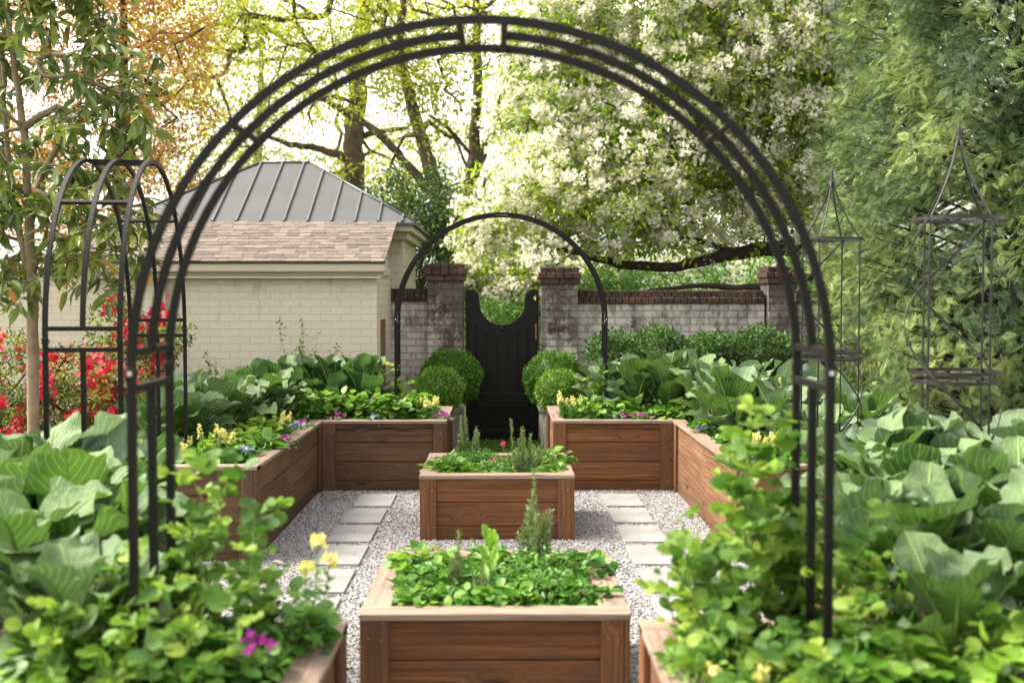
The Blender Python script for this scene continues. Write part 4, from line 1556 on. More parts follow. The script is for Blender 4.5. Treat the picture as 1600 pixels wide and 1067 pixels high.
azalea('large red azalea behind the side-on arch', [wb(215, 580, 9.9, 62, 75, .5), wb(250, 520, 9.9, 38, 40, .35), wb(180, 500, 10.1, 35, 38, .35), wb(130, 600, 10, 60, 60, .5), wb(200, 680, 9.9, 90, 60, .5)], 91)
azalea('looser orange-red azalea at the left edge behind the slim tan trunk', [wb(30, 590, 10.2, 80, 70, .5), wb(90, 640, 10.1, 60, 60, .4), wb(20, 680, 10.2, 90, 60, .5), wb(-70, 620, 10.4, 90, 90, .5)], 92, 55)

# hedge
r = seed(95)
root = thing('hedge', 'low dark green hedge in front of the long whitewashed wall', 'hedge', Vector((2.6, 12.0, 0)))
mb = MB()
box(mb, 1.1, 4.7, 11.92, 12.25, .02, 1.1, 0, .3, .08)  # solid dark core filling the hedge behind its leaves
mb.build('inner_core', M['bark_dark'], root)
mb = MB()
cen = np.stack([r.uniform(.98, 4.8, 3600), r.uniform(11.7, 12.4, 3600), r.uniform(.1, 1.32, 3600)], 1)
e = (cen[:, 2] > 1.12) | (cen[:, 1] < 11.86)
cen = cen[e]
cen[:, 2] += .05 * np.sin(cen[:, 0] * 5) + .04 * np.sin(cen[:, 0] * 11 + 1)
clumps(mb, r, cen, 26, .085, LEAF, .05, -.3, .4, .0, .9)
mb.build('foliage', M['hedge'], root)


def boxwood(label, px, py, Y, rpx, sd, tone=0.):
    r = seed(sd)
    p = at(px, py, Y)
    rad = rpx * Y / FPX
    root = thing('boxwood_ball', label, 'boxwood', Vector((p.x, Y, max(0, p.z - rad))), 'round clipped boxwoods flanking the gate')
    mb = MB()
    bm_n = 20
    prof = [(rad * .86 * math.sin(t), p.z - rad * .86 * math.cos(t)) for t in np.linspace(0.02, math.pi - .02, bm_n)]
    lathe(mb, prof, p.x, Y, 28)  # solid dark green core inside the ball of leaves
    mb.build('inner_core', M['hedge'], root)
    n = int(4200 * (rad / .25) ** 2)
    d = rdir(r, n)
    wob = 1 + .05 * np.sin(d[:, 0] * 7 + 1) * np.sin(d[:, 2] * 6) + .03 * np.sin(d[:, 1] * 11)
    P = np.array([p.x, Y, p.z]) + d * (rad * r.uniform(.86, 1.03, n) * wob)[:, None] * np.array([1, 1, .95])
    D = d + r.normal(0, .5, d.shape) + np.array([0, 0, .3])
    mb = MB()
    c = (np.sin(d[:, 0] * 13) * np.sin(d[:, 1] * 11 + 2) * np.sin(d[:, 2] * 12) + 1) / 2
    inst(mb, LEAF, P, D, d + r.normal(0, .5, d.shape), r.uniform(.025, .045, n), np.clip(c * .45 + r.uniform(0, .45, n) + tone, 0, 1))
    mb.build('foliage', M['box'], root)


boxwood('larger boxwood ball behind, left of the gate', 705, 592, 12.25, 46, 101)
boxwood('smaller boxwood ball in front, left of the gate', 686, 610, 11.5, 37, 102, .25)
boxwood('larger boxwood ball behind, right of the gate', 866, 594, 12.25, 46, 103)
boxwood('smaller boxwood ball in front, right of the gate', 874, 613, 11.5, 36, 104, .25)


def urn(label, px, Y, zt):
    x = at(px, 463, Y).x
    root = thing('stone_urn', label, 'planter pot', Vector((x, Y, 0)), 'cast stone pots by the gate')
    mb = MB()
    lathe(mb, [(.0, 0), (.225, .0), (.23, .03), (.222, .05), (.235, .2), (.245, .36), (.252, zt - .09), (.262, zt - .08), (.272, zt - .06), (.275, zt - .02), (.265, zt), (.24, zt), (.235, zt - .04), (.0, zt - .05)], x, Y, 36)
    for k in range(18):
        a = k * 2 * math.pi / 18
        tube(mb, [(x + math.cos(a) * rr, Y + math.sin(a) * rr, z) for rr, z in ((.225, .07), (.234, .2), (.244, .36), (.249, zt - .12))], .009, 5, .45)
    mb.build('bowl', M['concrete'], root)


urn('grey cast stone pot left of the gate holding clipped boxwood', 686, 11.8, .58)
urn('grey cast stone pot right of the gate holding clipped boxwood', 880, 11.8, .58)


def wall_shrub(label, px, pytop, Y, w, sd, n=9):
    r = seed(sd)
    p = at(px, pytop, Y)
    root = thing('rose_shrub', label, 'rose shrub', Vector((p.x, Y, 0)), 'thin leggy rose canes against the shed wall')
    mb, ml = MB(), MB()
    for i in range(n):
        x = p.x + r.normal(0, w * .3)
        tx = x + r.normal(0, w * .5)
        zt = p.z * r.uniform(.7, 1.0)
        pts = [Vector((x + (tx - x) * t ** 1.3 + r.normal(0, .008), Y + r.normal(0, .01), .05 + (zt - .05) * t)) for t in np.linspace(0, 1, 9)]
        tube(mb, pts, [.005 - .0035 * t for t in np.linspace(0, 1, 9)], 4, .5, cap=False)
        m = 46
        t = r.uniform(.3, 1, m)
        Q = np.stack([np.interp(t, np.linspace(0, 1, 9), [q[j] for q in pts]) for j in range(3)], 1) + r.normal(0, .02, (m, 3))
        D = np.stack([r.normal(0, 1, m), r.normal(0, .5, m), r.normal(.1, .4, m)], 1)
        inst(ml, LEAF, Q, D, rdir(r, m) + [0, 0, .5], r.uniform(.03, .055, m), r.uniform(0, 1, m))
    mb.build('canes', M['stem'], root)
    ml.build('leaves', M['azalea_leaf'], root)


wall_shrub('leafy rose canes against the shed wall beside the azalea', 335, 545, 11.1, .3, 111, 14)
wall_shrub('tall thin rose canes against the middle of the shed wall', 470, 490, 11.2, .22, 112, 8)
wall_shrub('thin rose canes against the right end of the shed wall', 545, 530, 11.2, .18, 113, 8)

# ------------------------------------------------------------------ bed plants
SOIL, PSOIL = BZ - .06, PZ - .06


def ground_at(px, Y):
    return at(px, 463, Y).x


def leaf_sheet(mb, r, base, az, el, L, W, bend, pet, tint, ruffle=.05, cup=.18, twist=0.0):
    """one big leaf: petiole, midrib and a ruffled blade"""
    ns, nt = 18, 9
    s = np.linspace(0, 1, ns) * .55 + .45 * np.sin(np.linspace(0, math.pi / 2, ns))
    ang = el - bend * s ** 1.6
    ds = L * np.diff(s)
    rr = np.concatenate([[0], np.cumsum(np.cos(ang[:-1]) * ds)])
    zz = np.concatenate([[0], np.cumsum(np.sin(ang[:-1]) * ds)])
    ca, sa = math.cos(az), math.sin(az)
    Cn = np.stack([base[0] + rr * ca, base[1] + rr * sa, base[2] + zz], 1)
    side = np.array([-sa, ca, 0]) * math.cos(twist) + np.array([0, 0, 1]) * math.sin(twist)
    nrm = np.stack([-np.sin(ang) * ca, -np.sin(ang) * sa, np.cos(ang)], 1)
    tube(mb, Cn, np.linspace(.0075, .002, ns) * (L / .4), 5, .9, cap=False, mi=1)
    u = np.clip((s - pet) / (1 - pet), 0, 1)
    w = W * (np.sin(np.pi * np.clip(u, 0, 1) ** 1.18) ** .5)
    w = np.where(s < pet, 0.004, np.maximum(w, .004))
    t = np.linspace(-1, 1, nt)
    ph = r.uniform(0, 6, 3)
    wav = (np.sin(s[:, None] * 17 + ph[0] + np.sign(t)[None] * 1.3) + .8 * np.sin(s[:, None] * 33 + ph[1] + np.sign(t)[None]) + .5 * np.sin(s[:, None] * 9 + t[None] * 3 + ph[2])) * ruffle * W
    off = (cup * W * np.abs(t)[None] ** 1.6) * (1 if True else 0) + wav * np.abs(t)[None] ** 1.5
    off = off * (w / max(W, 1e-6))[:, None]
    edge = 1 + .07 * np.sin(s[:, None] * 26 + ph[1]) * np.abs(t)[None] ** 3
    V = Cn[:, None, :] + (t[None, :] * w[:, None] * edge)[..., None] * side[None, None, :] + off[..., None] * nrm[:, None, :]
    i0 = max(0, int(np.searchsorted(s, pet)) - 1)
    V = V[i0:]
    m = len(V)
    idx = np.arange(m * nt).reshape(m, nt)
    F = np.stack([idx[:-1, :-1], idx[:-1, 1:], idx[1:, 1:], idx[1:, :-1]], -1).reshape(-1, 4)
    UV = np.stack(np.broadcast_arrays(t[None, :], u[i0:, None]), -1).reshape(-1, 2)[F]
    mb.add(V.reshape(-1, 3), F, UV, tint, True)


def collard(name, label, px, Y, z, n, L, mat, lo, hi, sd, up=.9, cat='leafy vegetable', group=None, Wk=.36, bend=1.0, x=None):
    r = seed(sd)
    X = ground_at(px, Y) if x is None else x
    root = thing(name, label, cat, Vector((X, Y, z)), group)
    mb = MB()
    n = int(n * 1.6)
    for i in range(n):
        f = i / max(1, n - 1)                   # 0 inner .. 1 outer
        az = i * 2.4 + r.uniform(-.3, .3)
        el = up * (1.62 - .8 * f) + r.uniform(-.12, .12)
        LL = L * (.62 + .4 * math.sin(math.pi * (.25 + .6 * f))) * r.uniform(.85, 1.15)
        b = (X + .03 * f * math.cos(az), Y + .03 * f * math.sin(az), z + .10 * (1 - f) + .02)
        leaf_sheet(mb, r, b, az, el, LL, LL * Wk * .57 * r.uniform(.8, 1.15), bend * r.uniform(.25, 1.3), .24, float(np.clip(r.uniform(lo, hi), 0, 1)), .2, .3, r.uniform(-.35, .35))
    tube(mb, [(X, Y, z - .02), (X, Y, z + .06), (X, Y, z + .12)], [.016, .015, .008], 7, .5, mi=1)
    mb.build('leaves', [M[mat], M['stem']], root)
    return root


def pea_plant(label, px, Y, z, h, n, sd, spread=.12, mat='pea', leafs=.047, lean=(0, 0), flowers=0, x=None, lo=.1):
    r = seed(sd)
    X = ground_at(px, Y) if x is None else x
    root = thing('pea_plant', label, 'pea vine', Vector((X, Y, z)), 'climbing pea vines in the beds')
    ms, ml = MB(), MB()
    FP = []
    n = int(n * .52)
    spread *= 1.15
    for i in range(n):
        hh = h * (.3 + .75 * r.random() ** .8)
        a = r.uniform(0, 6.28)
        d = spread * r.random() ** .5
        x0, y0 = X + d * math.cos(a), Y + d * math.sin(a)
        k = 12
        tt = np.linspace(0, 1, k)
        wx = np.cumsum(r.normal(0, .012, k)) + lean[0] * hh * tt ** 1.5
        wy = np.cumsum(r.normal(0, .012, k)) + lean[1] * hh * tt ** 1.5
        P = np.stack([x0 + wx, y0 + wy, z + hh * tt], 1)
        tube(ms, P, np.linspace(.0035, .0018, k), 5, .6, cap=False)
        m = max(5, int(hh / .045))
        tn = np.linspace(.06, 1, m)
        Q = np.stack([np.interp(tn, tt, P[:, j]) for j in range(3)], 1)
        az = np.cumsum(r.normal(2.6, .5, m))
        base = r.uniform(lo, .9, m)
        for q, A, b in zip(Q, az, base):
            dv = np.array([math.cos(A), math.sin(A), .35])
            l = r.uniform(.04, .09)
            e = q + dv * l
            tube(ms, [q, (q + e) / 2 + [0, 0, .006], e], [.0014, .0012, .001], 3, .6, cap=False)
            pp = [q, q, q + dv * l * .55, q + dv * l * .55, e, e]
            sd_ = np.array([-dv[1], dv[0], 0])
            dd = [dv + sd_ * .9, dv - sd_ * .9, dv * .5 + sd_, dv * .5 - sd_, dv + sd_ * .5, dv - sd_ * .5]
            sc = np.array([1.15, 1.15, .95, .95, .85, .85]) * leafs * r.uniform(.6, 1.35)
            inst(ml, ROUND, np.array(pp), np.array(dd) + r.normal(0, .2, (6, 3)), np.array([[0, -.35, .7]] * 6) + r.normal(0, .6, (6, 3)), sc, np.clip(b + r.normal(0, .1, 6), 0, 1), True)
            if r.random() < .35:
                t2 = [e, e + dv * .03 + [0, 0, .02], e + dv * .032 + r.normal(0, .012, 3), e + dv * .04 + r.normal(0, .02, 3)]
                tube(ms, t2, .0008, 3, .8, cap=False)
        FP.append(Q[int(m * .7)])
    ms.build('stems', M['stem'], root)
    ml.build('leaves', M[mat], root)
    if flowers:
        FP = np.array(FP)[:flowers]
        mf = MB()
        for q in FP:
            inst(mf, PETAL, np.array([q] * 4) + [0.02, -.04, 0] + r.normal(0, .006, (4, 3)), rdir(r, 4), rdir(r, 4) + [0, -1, 0], np.full(4, .036), r.random(4))
        mf.build('bloom', M['cream_petal'], root)
    return root


def low_plant(name, label, px, Y, z, rad, h, n, tm, size, mat, sd, cat='leafy herb', group=None, lo=0., hi=1., blooms=None, x=None, upn=.9, smooth=True):
    """dome of stalked leaves, with optional blooms (material, count, size, petal template)"""
    r = seed(sd)
    X = ground_at(px, Y) if x is None else x
    root = thing(name, label, cat, Vector((X, Y, z)), group)
    ms, ml = MB(), MB()
    a = r.uniform(0, 6.28, n)
    q = r.random(n) ** .5
    hz = h * (np.sqrt(1 - (q * .85) ** 2)) * r.uniform(.55, 1.08, n)
    E = np.stack([X + rad * q * np.cos(a), Y + rad * q * np.sin(a), z + hz], 1)
    D = np.stack([np.cos(a), np.sin(a), np.full(n, .1)], 1) + r.normal(0, .45, (n, 3))
    N = np.stack([np.cos(a) * q * .5, np.sin(a) * q * .5, np.full(n, upn)], 1) + r.normal(0, .33, (n, 3))
    for i in range(0, n, 2):
        b = np.array([X + rad * .25 * q[i] * math.cos(a[i]), Y + rad * .25 * q[i] * math.sin(a[i]), z])
        tube(ms, [b, (b + E[i]) / 2 + [0, 0, .01], E[i]], [.002, .0017, .0013], 3, .5, cap=False)
    inst(ml, tm, E, D, N, size * r.uniform(.6, 1.25, n), np.clip(r.uniform(lo, hi, n), 0, 1), smooth)
    ms.build('stems', M['stem'], root)
    ml.build('leaves', M[mat], root)
    if blooms:
        bm, bn, bs, bh = blooms
        aa = r.uniform(0, 6.28, bn)
        qq = r.random(bn) ** .6
        c = np.stack([X + rad * .8 * qq * np.cos(aa), Y + rad * .8 * qq * np.sin(aa), z + h * bh * np.sqrt(1 - (qq * .7) ** 2) * r.uniform(.85, 1.1, bn)], 1)
        nn = rdir(r, bn) * .5 + [0, -.5, .7]
        for sl in ([slice(i, i + 1) for i in range(bn)] if bn < 12 else [slice(0, bn)]):
            mf = MB()
            k = len(c[sl])
            inst(mf, FLOWER, c[sl], rdir(r, k), nn[sl], bs * r.uniform(.75, 1.2, k), r.random(k), True)
            inst(mf, FLOWER, c[sl] + norm(nn[sl]) * .004, rdir(r, k), nn[sl], bs * .6 * r.uniform(.75, 1.2, k), r.random(k), True)
            mf.build('bloom', M[bm], root)
    return root


def snapdragon(label, px, Y, z, h, n, sd, mat='yellow_petal', x=None, head=.72):
    r = seed(sd)
    X = ground_at(px, Y) if x is None else x
    root = thing('snapdragon', label, 'flowering plant', Vector((X, Y, z)), 'yellow snapdragons in the beds')
    ms, ml, mf = MB(), MB(), MB()
    for i in range(n):
        a = r.uniform(0, 6.28)
        d = .07 * r.random() ** .5
        hh = h * r.uniform(.75, 1.0)
        b = np.array([X + d * math.cos(a), Y + d * math.sin(a), z])
        t = b + np.array([math.cos(a) * .05, math.sin(a) * .05, hh])
        tube(ms, [b, (b + t) / 2, t], [.003, .0025, .0015], 5, .4, cap=False)
        m = 46
        u = r.uniform(.05, .8, m)
        Q = b + (t - b) * u[:, None]
        A = r.uniform(0, 6.28, m)
        D = np.stack([np.cos(A), np.sin(A), r.uniform(.1, .8, m)], 1)
        inst(ml, LEAF, Q, D, np.array([0, 0, 1.]) + r.normal(0, .3, (m, 3)), np.stack([np.full(m, .035), r.uniform(.03, .055, m), np.full(m, .04)], 1), r.uniform(.1, 1, m))
        m = 20
        u = r.uniform(head, 1.02, m)
        A = r.uniform(0, 6.28, m)
        O = np.stack([np.cos(A), np.sin(A), r.uniform(-.3, .3, m)], 1)
        Q = b + (t - b) * u[:, None] + O * (.034 * (1.25 - u) * (2.2 if head > .8 else 1))[:, None]
        inst(mf, FLOWER, Q, rdir(r, m), O + r.normal(0, .3, O.shape), .04 * (1.5 - u) * (1.25 if head > .8 else 1) * r.uniform(.9, 1.3, m), r.random(m), True)
    ms.build('stems', M['stem'], root)
    ml.build('leaves', M['herb'], root)
    mf.build('bloom', M[mat], root)
    return root


def rosemary(label, px, Y, z, h, n, rad, sd, x=None):
    r = seed(sd)
    X = ground_at(px, Y) if x is None else x
    root = thing('rosemary', label, 'rosemary plant', Vector((X, Y, z)), 'upright rosemary plants in the square planters')
    ms, ml = MB(), MB()
    for i in range(n):
        a = r.uniform(0, 6.28)
        q = r.random() ** .5
        hh = h * (1 - .5 * q) * r.uniform(.62, 1.02) if i else h
        b = np.array([X + rad * .4 * q * math.cos(a), Y + rad * .4 * q * math.sin(a), z - .01])
        t = np.array([X + rad * q * math.cos(a), Y + rad * q * math.sin(a), z + hh])
        mid = (b + t) / 2 + np.array([math.cos(a), math.sin(a), 0]) * rad * .12 * q
        P = np.array([b, mid, t])
        tube(ms, P, [.003, .0022, .0012], 4, .4, cap=False)
        m = int(hh / .0016)
        u = r.uniform(.06, 1.0, m)
        Q = np.stack([np.interp(u, [0, .5, 1], P[:, j]) for j in range(3)], 1)
        A = r.uniform(0, 6.28, m)
        D = np.stack([np.cos(A), np.sin(A), r.uniform(.3, 1.3, m)], 1)
        l = .027 * (1.1 - .4 * u)
        inst(ml, NEEDLE, Q, D, rdir(r, m) + [0, 0, .6], np.stack([l * 1.3, l, l], 1), np.clip(.25 + .6 * u + r.normal(0, .15, m), 0, 1))
    ms.build('stems', M['bark_tan'], root)
    ml.build('needles', M['rosemary'], root)
    return root


def cover(label, rects, z, n, size, mat, sd, h=.05, tm=ROUND):
    r = seed(sd)
    ar = np.array([(b - a) * (d - c) for a, b, c, d in rects])
    k = r.choice(len(rects), n, p=ar / ar.sum())
    B = np.array(rects)[k]
    X = r.uniform(B[:, 0], B[:, 1])
    Y = r.uniform(B[:, 2], B[:, 3])
    bump = (np.sin(X * 9 + Y * 4) * np.sin(Y * 11 - X * 3) + 1) / 2
    Z = z + h * (.25 + bump) * r.uniform(.3, 1.1, n)
    mb = MB()
    inst(mb, tm, np.stack([X, Y, Z], 1), r.normal(0, 1, (n, 3)) * [1, 1, .4], r.normal(0, .4, (n, 3)) + [0, 0, 1], size * r.uniform(.6, 1.3, n), np.clip(bump * .4 + r.uniform(0, .6, n), 0, 1), True)
    tag(mb.build('ground_cover', M[mat], origin=(float(X.mean()), float(Y.mean()), z)), label, 'ground cover', kind='stuff')


cover('low leafy ground cover between plants of the far left bed', [(-2.9, -1.73, 7.2, 10.9), (-1.7, -.62, 9.82, 10.9)], SOIL, 3600, .06, 'herb', 301, .1)
cover('low leafy ground cover between plants of the far right bed', [(1.67, 2.9, 7.2, 10.9), (.6, 1.7, 9.82, 10.9)], SOIL, 3400, .06, 'herb', 302, .1)
cover('low leafy ground cover between plants of the near left bed', [(-3.3, -1.68, 3.6, 5.5), (-3.3, -.66, 2.3, 3.58)], SOIL, 3600, .06, 'herb', 303, .1)
cover('low leafy ground cover between plants of the near right bed', [(1.62, 3.4, 3.6, 5.5), (.6, 3.4, 2.3, 3.58)], SOIL, 3600, .06, 'herb', 304, .1)

CG = 'big-leaved collards in the raised beds'
# far left bed
for i, (px, Y, n, L, lab) in enumerate([
        (440, 10.45, 11, .50, 'dark upright collard at the left end of the back row before the shed'),
        (482, 10.6, 11, .54, 'dark upright collard in the back row below the thin rose canes'),
        (522, 10.55, 10, .54, 'dark upright collard with round leaves, middle of the row before the shed'),
        (566, 10.55, 10, .52, 'dark upright collard nearest the left foot of the small arch'),
        (400, 10.4, 10, .46, 'dark collard just behind the cabbages of the far left bed')]):
    collard('collard', lab, px, Y, SOIL, n, L, 'collard_dark', .05, .75, 400 + i, .98, group=CG, Wk=.34, bend=.7)
for i, (px, Y, n, L, lab) in enumerate([
        (335, 9.7, 13, .48, 'spreading cabbage at the back of the far left bed near the azalea'),
        (395, 9.6, 12, .48, 'spreading cabbage behind the lettuce where the far left bed turns'),
        (290, 9.0, 13, .50, 'spreading grey-green cabbage at the outer edge of the far left bed'),
        (352, 8.9, 13, .46, 'broad veined cabbage in the middle of the far left bed'),
        (300, 8.3, 12, .45, 'spreading cabbage behind the yellow snapdragons of the far left bed'),
        (250, 8.1, 12, .45, 'cabbage seen between the legs of the side-on arch'),
        (425, 9.9, 11, .44, 'cabbage next to the magenta flowers in the inner corner of the far left bed'),
        (290, 10.3, 11, .42, 'cabbage in the far outer corner of the far left bed')]):
    collard('cabbage', lab, px, Y, SOIL, n, L, 'collard', .22, .62 if i % 2 else .95, 420 + i, .78, group='spreading cabbages in the far left bed', Wk=.42, bend=1.0)
GG = 'bright leafy greens in the beds'
for i, (px, Y, rad, h, lab) in enumerate([
        (500, 10.05, .18, .29, 'bright leafy green beside the inner corner of the far left bed'),
        (540, 10.1, .18, .27, 'bright leafy green above the middle of the far left front board'),
        (580, 10.05, .18, .27, 'bright leafy green left of the small arch foot'),
        (618, 10.0, .17, .28, 'bright leafy green at the foot of the small arch'),
        (650, 10.15, .14, .25, 'bright leafy green behind the yellow snapdragon by the gate'),
        (402, 8.65, .16, .17, 'frilly lime lettuce beside the yellow snapdragon on the left cap board'),
        (375, 8.15, .16, .16, 'frilly lime lettuce in the middle of the long left arm'),
        (404, 8.0, .13, .13, 'small round-leaved lettuce leaning over the left cap board'),
        (345, 7.85, .14, .16, 'lime lettuce behind the front yellow snapdragons on the left')]):
    lm = 'lime' if i in (5, 6, 8) else 'green'
    low_plant('leafy_green', lab, px, Y, SOIL, rad, h, 110, ROUND, .085 if lm == 'green' else .07, lm, 440 + i, group=GG)
snapdragon('yellow snapdragon at the front corner of the far left bed by the gate', 664, 9.92, SOIL, .27, 9, 460)
snapdragon('pale yellow snapdragon halfway along the left cap board', 430, 8.75, SOIL, .25, 8, 461)
snapdragon('yellow snapdragon at the front corner of the far left bed', 336, 7.45, SOIL, .3, 9, 462)
snapdragon('yellow snapdragon half hidden by peas on the front board of the far left bed', 272, 7.35, SOIL, .22, 7, 463)
MG = 'small bedding flowers along the bed edges'
for i, (px, Y, m, lab) in enumerate([
        (524, 9.84, 'magenta_petal', 'magenta blooms in the inner corner of the far left bed'),
        (438, 8.25, 'magenta_petal', 'magenta blooms spilling on the left cap board'),
        (470, 9.3, 'magenta_petal', 'magenta blooms near the inner corner of the left arm'),
        (690, 9.88, 'magenta_petal', 'small magenta bloom right of the yellow snapdragon by the gate'),
        (385, 7.6, 'blue_petal', 'pale blue pansies at the front of the left cap board'),
        (462, 9.15, 'blue_petal', 'pale blue pansies beside magenta blooms on the left arm'),
        (585, 9.83, 'blue_petal', 'pale blue pansy among greens above the left front board'),
        (1010, 9.83, 'magenta_petal', 'magenta blooms above the middle of the right front board'),
        (978, 9.86, 'magenta_petal', 'magenta blooms left of the others on the right front board'),
        (958, 9.9, 'blue_petal', 'pale blue pansies beside the right yellow snapdragon'),
        (1102, 8.9, 'blue_petal', 'pale blue pansies on the right arm under the collards')]):
    low_plant('bedding_flower', lab, px, Y, SOIL + .0, .11, .1, 60, LEAF, .045, 'herb', 470 + i, cat='flowering plant', group=MG, blooms=(m, 20 if m[0] == 'm' else 11, .034 if m[0] == 'm' else .05, 1.12))
pea_plant('pea vine climbing the left foot of the small arch', 622, 10.45, SOIL, .5, 12, 490, .12)
pea_plant('pea vine climbing the right foot of the small arch', 930, 10.4, SOIL, .55, 11, 491, .1)

# far right bed
for i, (px, Y, n, L, mat, lo, hi, up, lab) in enumerate([
        (950, 10.45, 10, .50, 'collard', .3, 1., .9, 'grey-green collard beside the right leg of the small arch'),
        (992, 10.3, 11, .54, 'collard', .05, .5, .98, 'bright green upright collard left of the broad-leaved one, far right bed'),
        (1045, 10.3, 12, .58, 'collard', .05, .5, .98, 'broad bright green upright collard in the back of the far right bed'),
        (1095, 10.5, 10, .54, 'collard', .2, .9, .9, 'upright collard before the hedge at the middle of the far right bed'),
        (1118, 9.6, 13, .54, 'collard', .1, .8, .85, 'large collard standing at the inner corner of the far right bed'),
        (1165, 9.9, 12, .52, 'collard', .5, 1., .85, 'blue-grey collard behind the large corner collard'),
        (1150, 8.9, 14, .54, 'collard', .05, .8, .75, 'large collard drooping over the right cap board'),
        (1215, 9.2, 13, .54, 'collard', .5, 1., .8, 'blue-grey collard before the hedge beside the big arch leg'),
        (1225, 8.3, 12, .5, 'collard', .4, 1., .75, 'blue-grey collard behind the near pea vines'),
        (1290, 8.7, 12, .5, 'collard', .2, .9, .8, 'collard behind the right leg of the big arch'),
        (1340, 8.2, 12, .46, 'collard', .1, .8, .75, 'collard under the farther obelisk'),
        (1270, 9.9, 11, .48, 'collard', .3, 1., .85, 'collard in the back outer corner of the far right bed'),
        (1280, 7.6, 11, .42, 'collard', .2, .9, .7, 'collard at the front of the far right bed behind the arch leg')]):
    collard('collard', lab, px, Y, SOIL, n, L, mat, lo, hi, 500 + i, up, group=CG, Wk=.37, bend=.8)
for i, (px, Y, rad, h, lab) in enumerate([
        (925, 10.0, .16, .24, 'low bright green between snapdragon and small arch leg'),
        (965, 10.05, .18, .2, 'low leafy green under the grey-green collard'),
        (1005, 10.0, .18, .15, 'low round-leaved green behind the magenta blooms on the right'),
        (1045, 9.98, .18, .14, 'low round-leaved green near the inner corner of the far right bed'),
        (1075, 10.05, .14, .13, 'low round-leaved green in the inner corner of the far right bed'),
        (1110, 9.2, .14, .12, 'low green trailing at the top of the right arm'),
        (1320, 8.9, .26, .36, 'tall loose green behind the farther obelisk')]):
    low_plant('leafy_green', lab, px, Y, SOIL, rad, h, 110, ROUND, .07, 'green', 530 + i, group=GG)
snapdragon('bushy pale yellow snapdragon at the gate corner of the far right bed', 888, 9.93, SOIL, .3, 9, 540)
snapdragon('pale yellow snapdragon at the front of the right cap board', 1196, 7.55, SOIL, .24, 9, 541)
snapdragon('yellow snapdragon among collards by the big arch leg', 1235, 8.9, SOIL, .5, 4, 542)

# near left bed
for i, (px, Y, n, L, lo, hi, lab) in enumerate([
        (60, 5.2, 14, .56, .2, 1., 'big grey-green cabbage at the left edge before the azalea'),
        (145, 5.0, 14, .5, .1, .9, 'big cabbage left of the side-on arch foot'),
        (195, 4.85, 11, .42, .0, .6, 'green cabbage at the foot of the side-on arch'),
        (10, 4.5, 13, .5, .3, 1., 'grey-green cabbage cut off by the left edge of the frame'),
        (105, 4.35, 14, .5, .0, .7, 'wide dark-ribbed green cabbage in the middle of the near left bed'),
        (150, 4.0, 11, .42, .0, .6, 'green cabbage behind the curled leaf on the left'),
        (30, 3.75, 13, .48, .0, .8, 'green cabbage with pale curled leaf at the left edge'),
        (-40, 4.9, 12, .5, .2, 1., 'cabbage partly outside the left edge of the frame'),
        (110, 3.35, 11, .4, .0, .7, 'low cabbage in the bottom left corner')]):
    collard('cabbage', lab, px, Y, SOIL, n, L, 'collard', lo, hi, 560 + i, .78, group='large cabbages in the near left bed', Wk=.45, bend=1.0)
for i, (px, Y, h, n, sp, lab) in enumerate([
        (270, 3.35, .62, 15, .13, 'lush lime pea vine on the left legs of the big arch'),
        (345, 3.45, .62, 15, .13, 'lush pea vine right of the left leg of the big arch'),
        (215, 3.2, .42, 13, .14, 'pea vine left of the left leg of the big arch'),
        (310, 3.05, .34, 14, .16, 'low pea growth at the bottom left of the frame'),
        (160, 3.1, .3, 12, .15, 'low pea growth left of the arch leg at the bottom edge'),
        (150, 5.45, .52, 12, .14, 'pea vine at the foot of the side-on arch, left part'),
        (200, 5.4, .5, 12, .13, 'pea vine at the foot of the side-on arch, right part'),
        (265, 4.9, .4, 8, .1, 'pea vine leaning over the inner cap of the near left bed')]):
    pea_plant(lab, px, Y, SOIL, h, n, 580 + i, sp, leafs=.05 if Y < 4 else .042, lo=0.)
low_plant('parsley', 'dark green parsley at the inner corner of the near left bed', 425, 3.4, SOIL, .16, .2, 260, LEAFN, .05, 'herb', 600, group=GG)
low_plant('leafy_green', 'leafy green stalks beside the yellow flower at the near left bed corner', 455, 3.45, SOIL, .1, .22, 60, ROUND, .06, 'herb', 601, group=GG)
low_plant('leafy_green', 'yellow-green seedlings at the bottom edge below the left arch leg', 130, 3.25, SOIL, .22, .2, 90, ROUND, .07, 'green', 602, group=GG)
low_plant('leafy_green', 'dark leafy green behind the magenta blooms at the bottom left', 350, 3.2, SOIL, .16, .16, 120, ROUND, .055, 'herb', 603, group=GG)
snapdragon('bright yellow snapdragon standing alone over the gravel at the near left corner', 468, 3.6, SOIL, .35, 3, 604, head=.93)
low_plant('bedding_flower', 'magenta blooms at the bottom edge inside the near left bed', 392, 3.2, SOIL + .03, .09, .11, 60, LEAF, .04, 'herb', 605, cat='flowering plant', group=MG, blooms=('magenta_petal', 26, .034, 1.2))

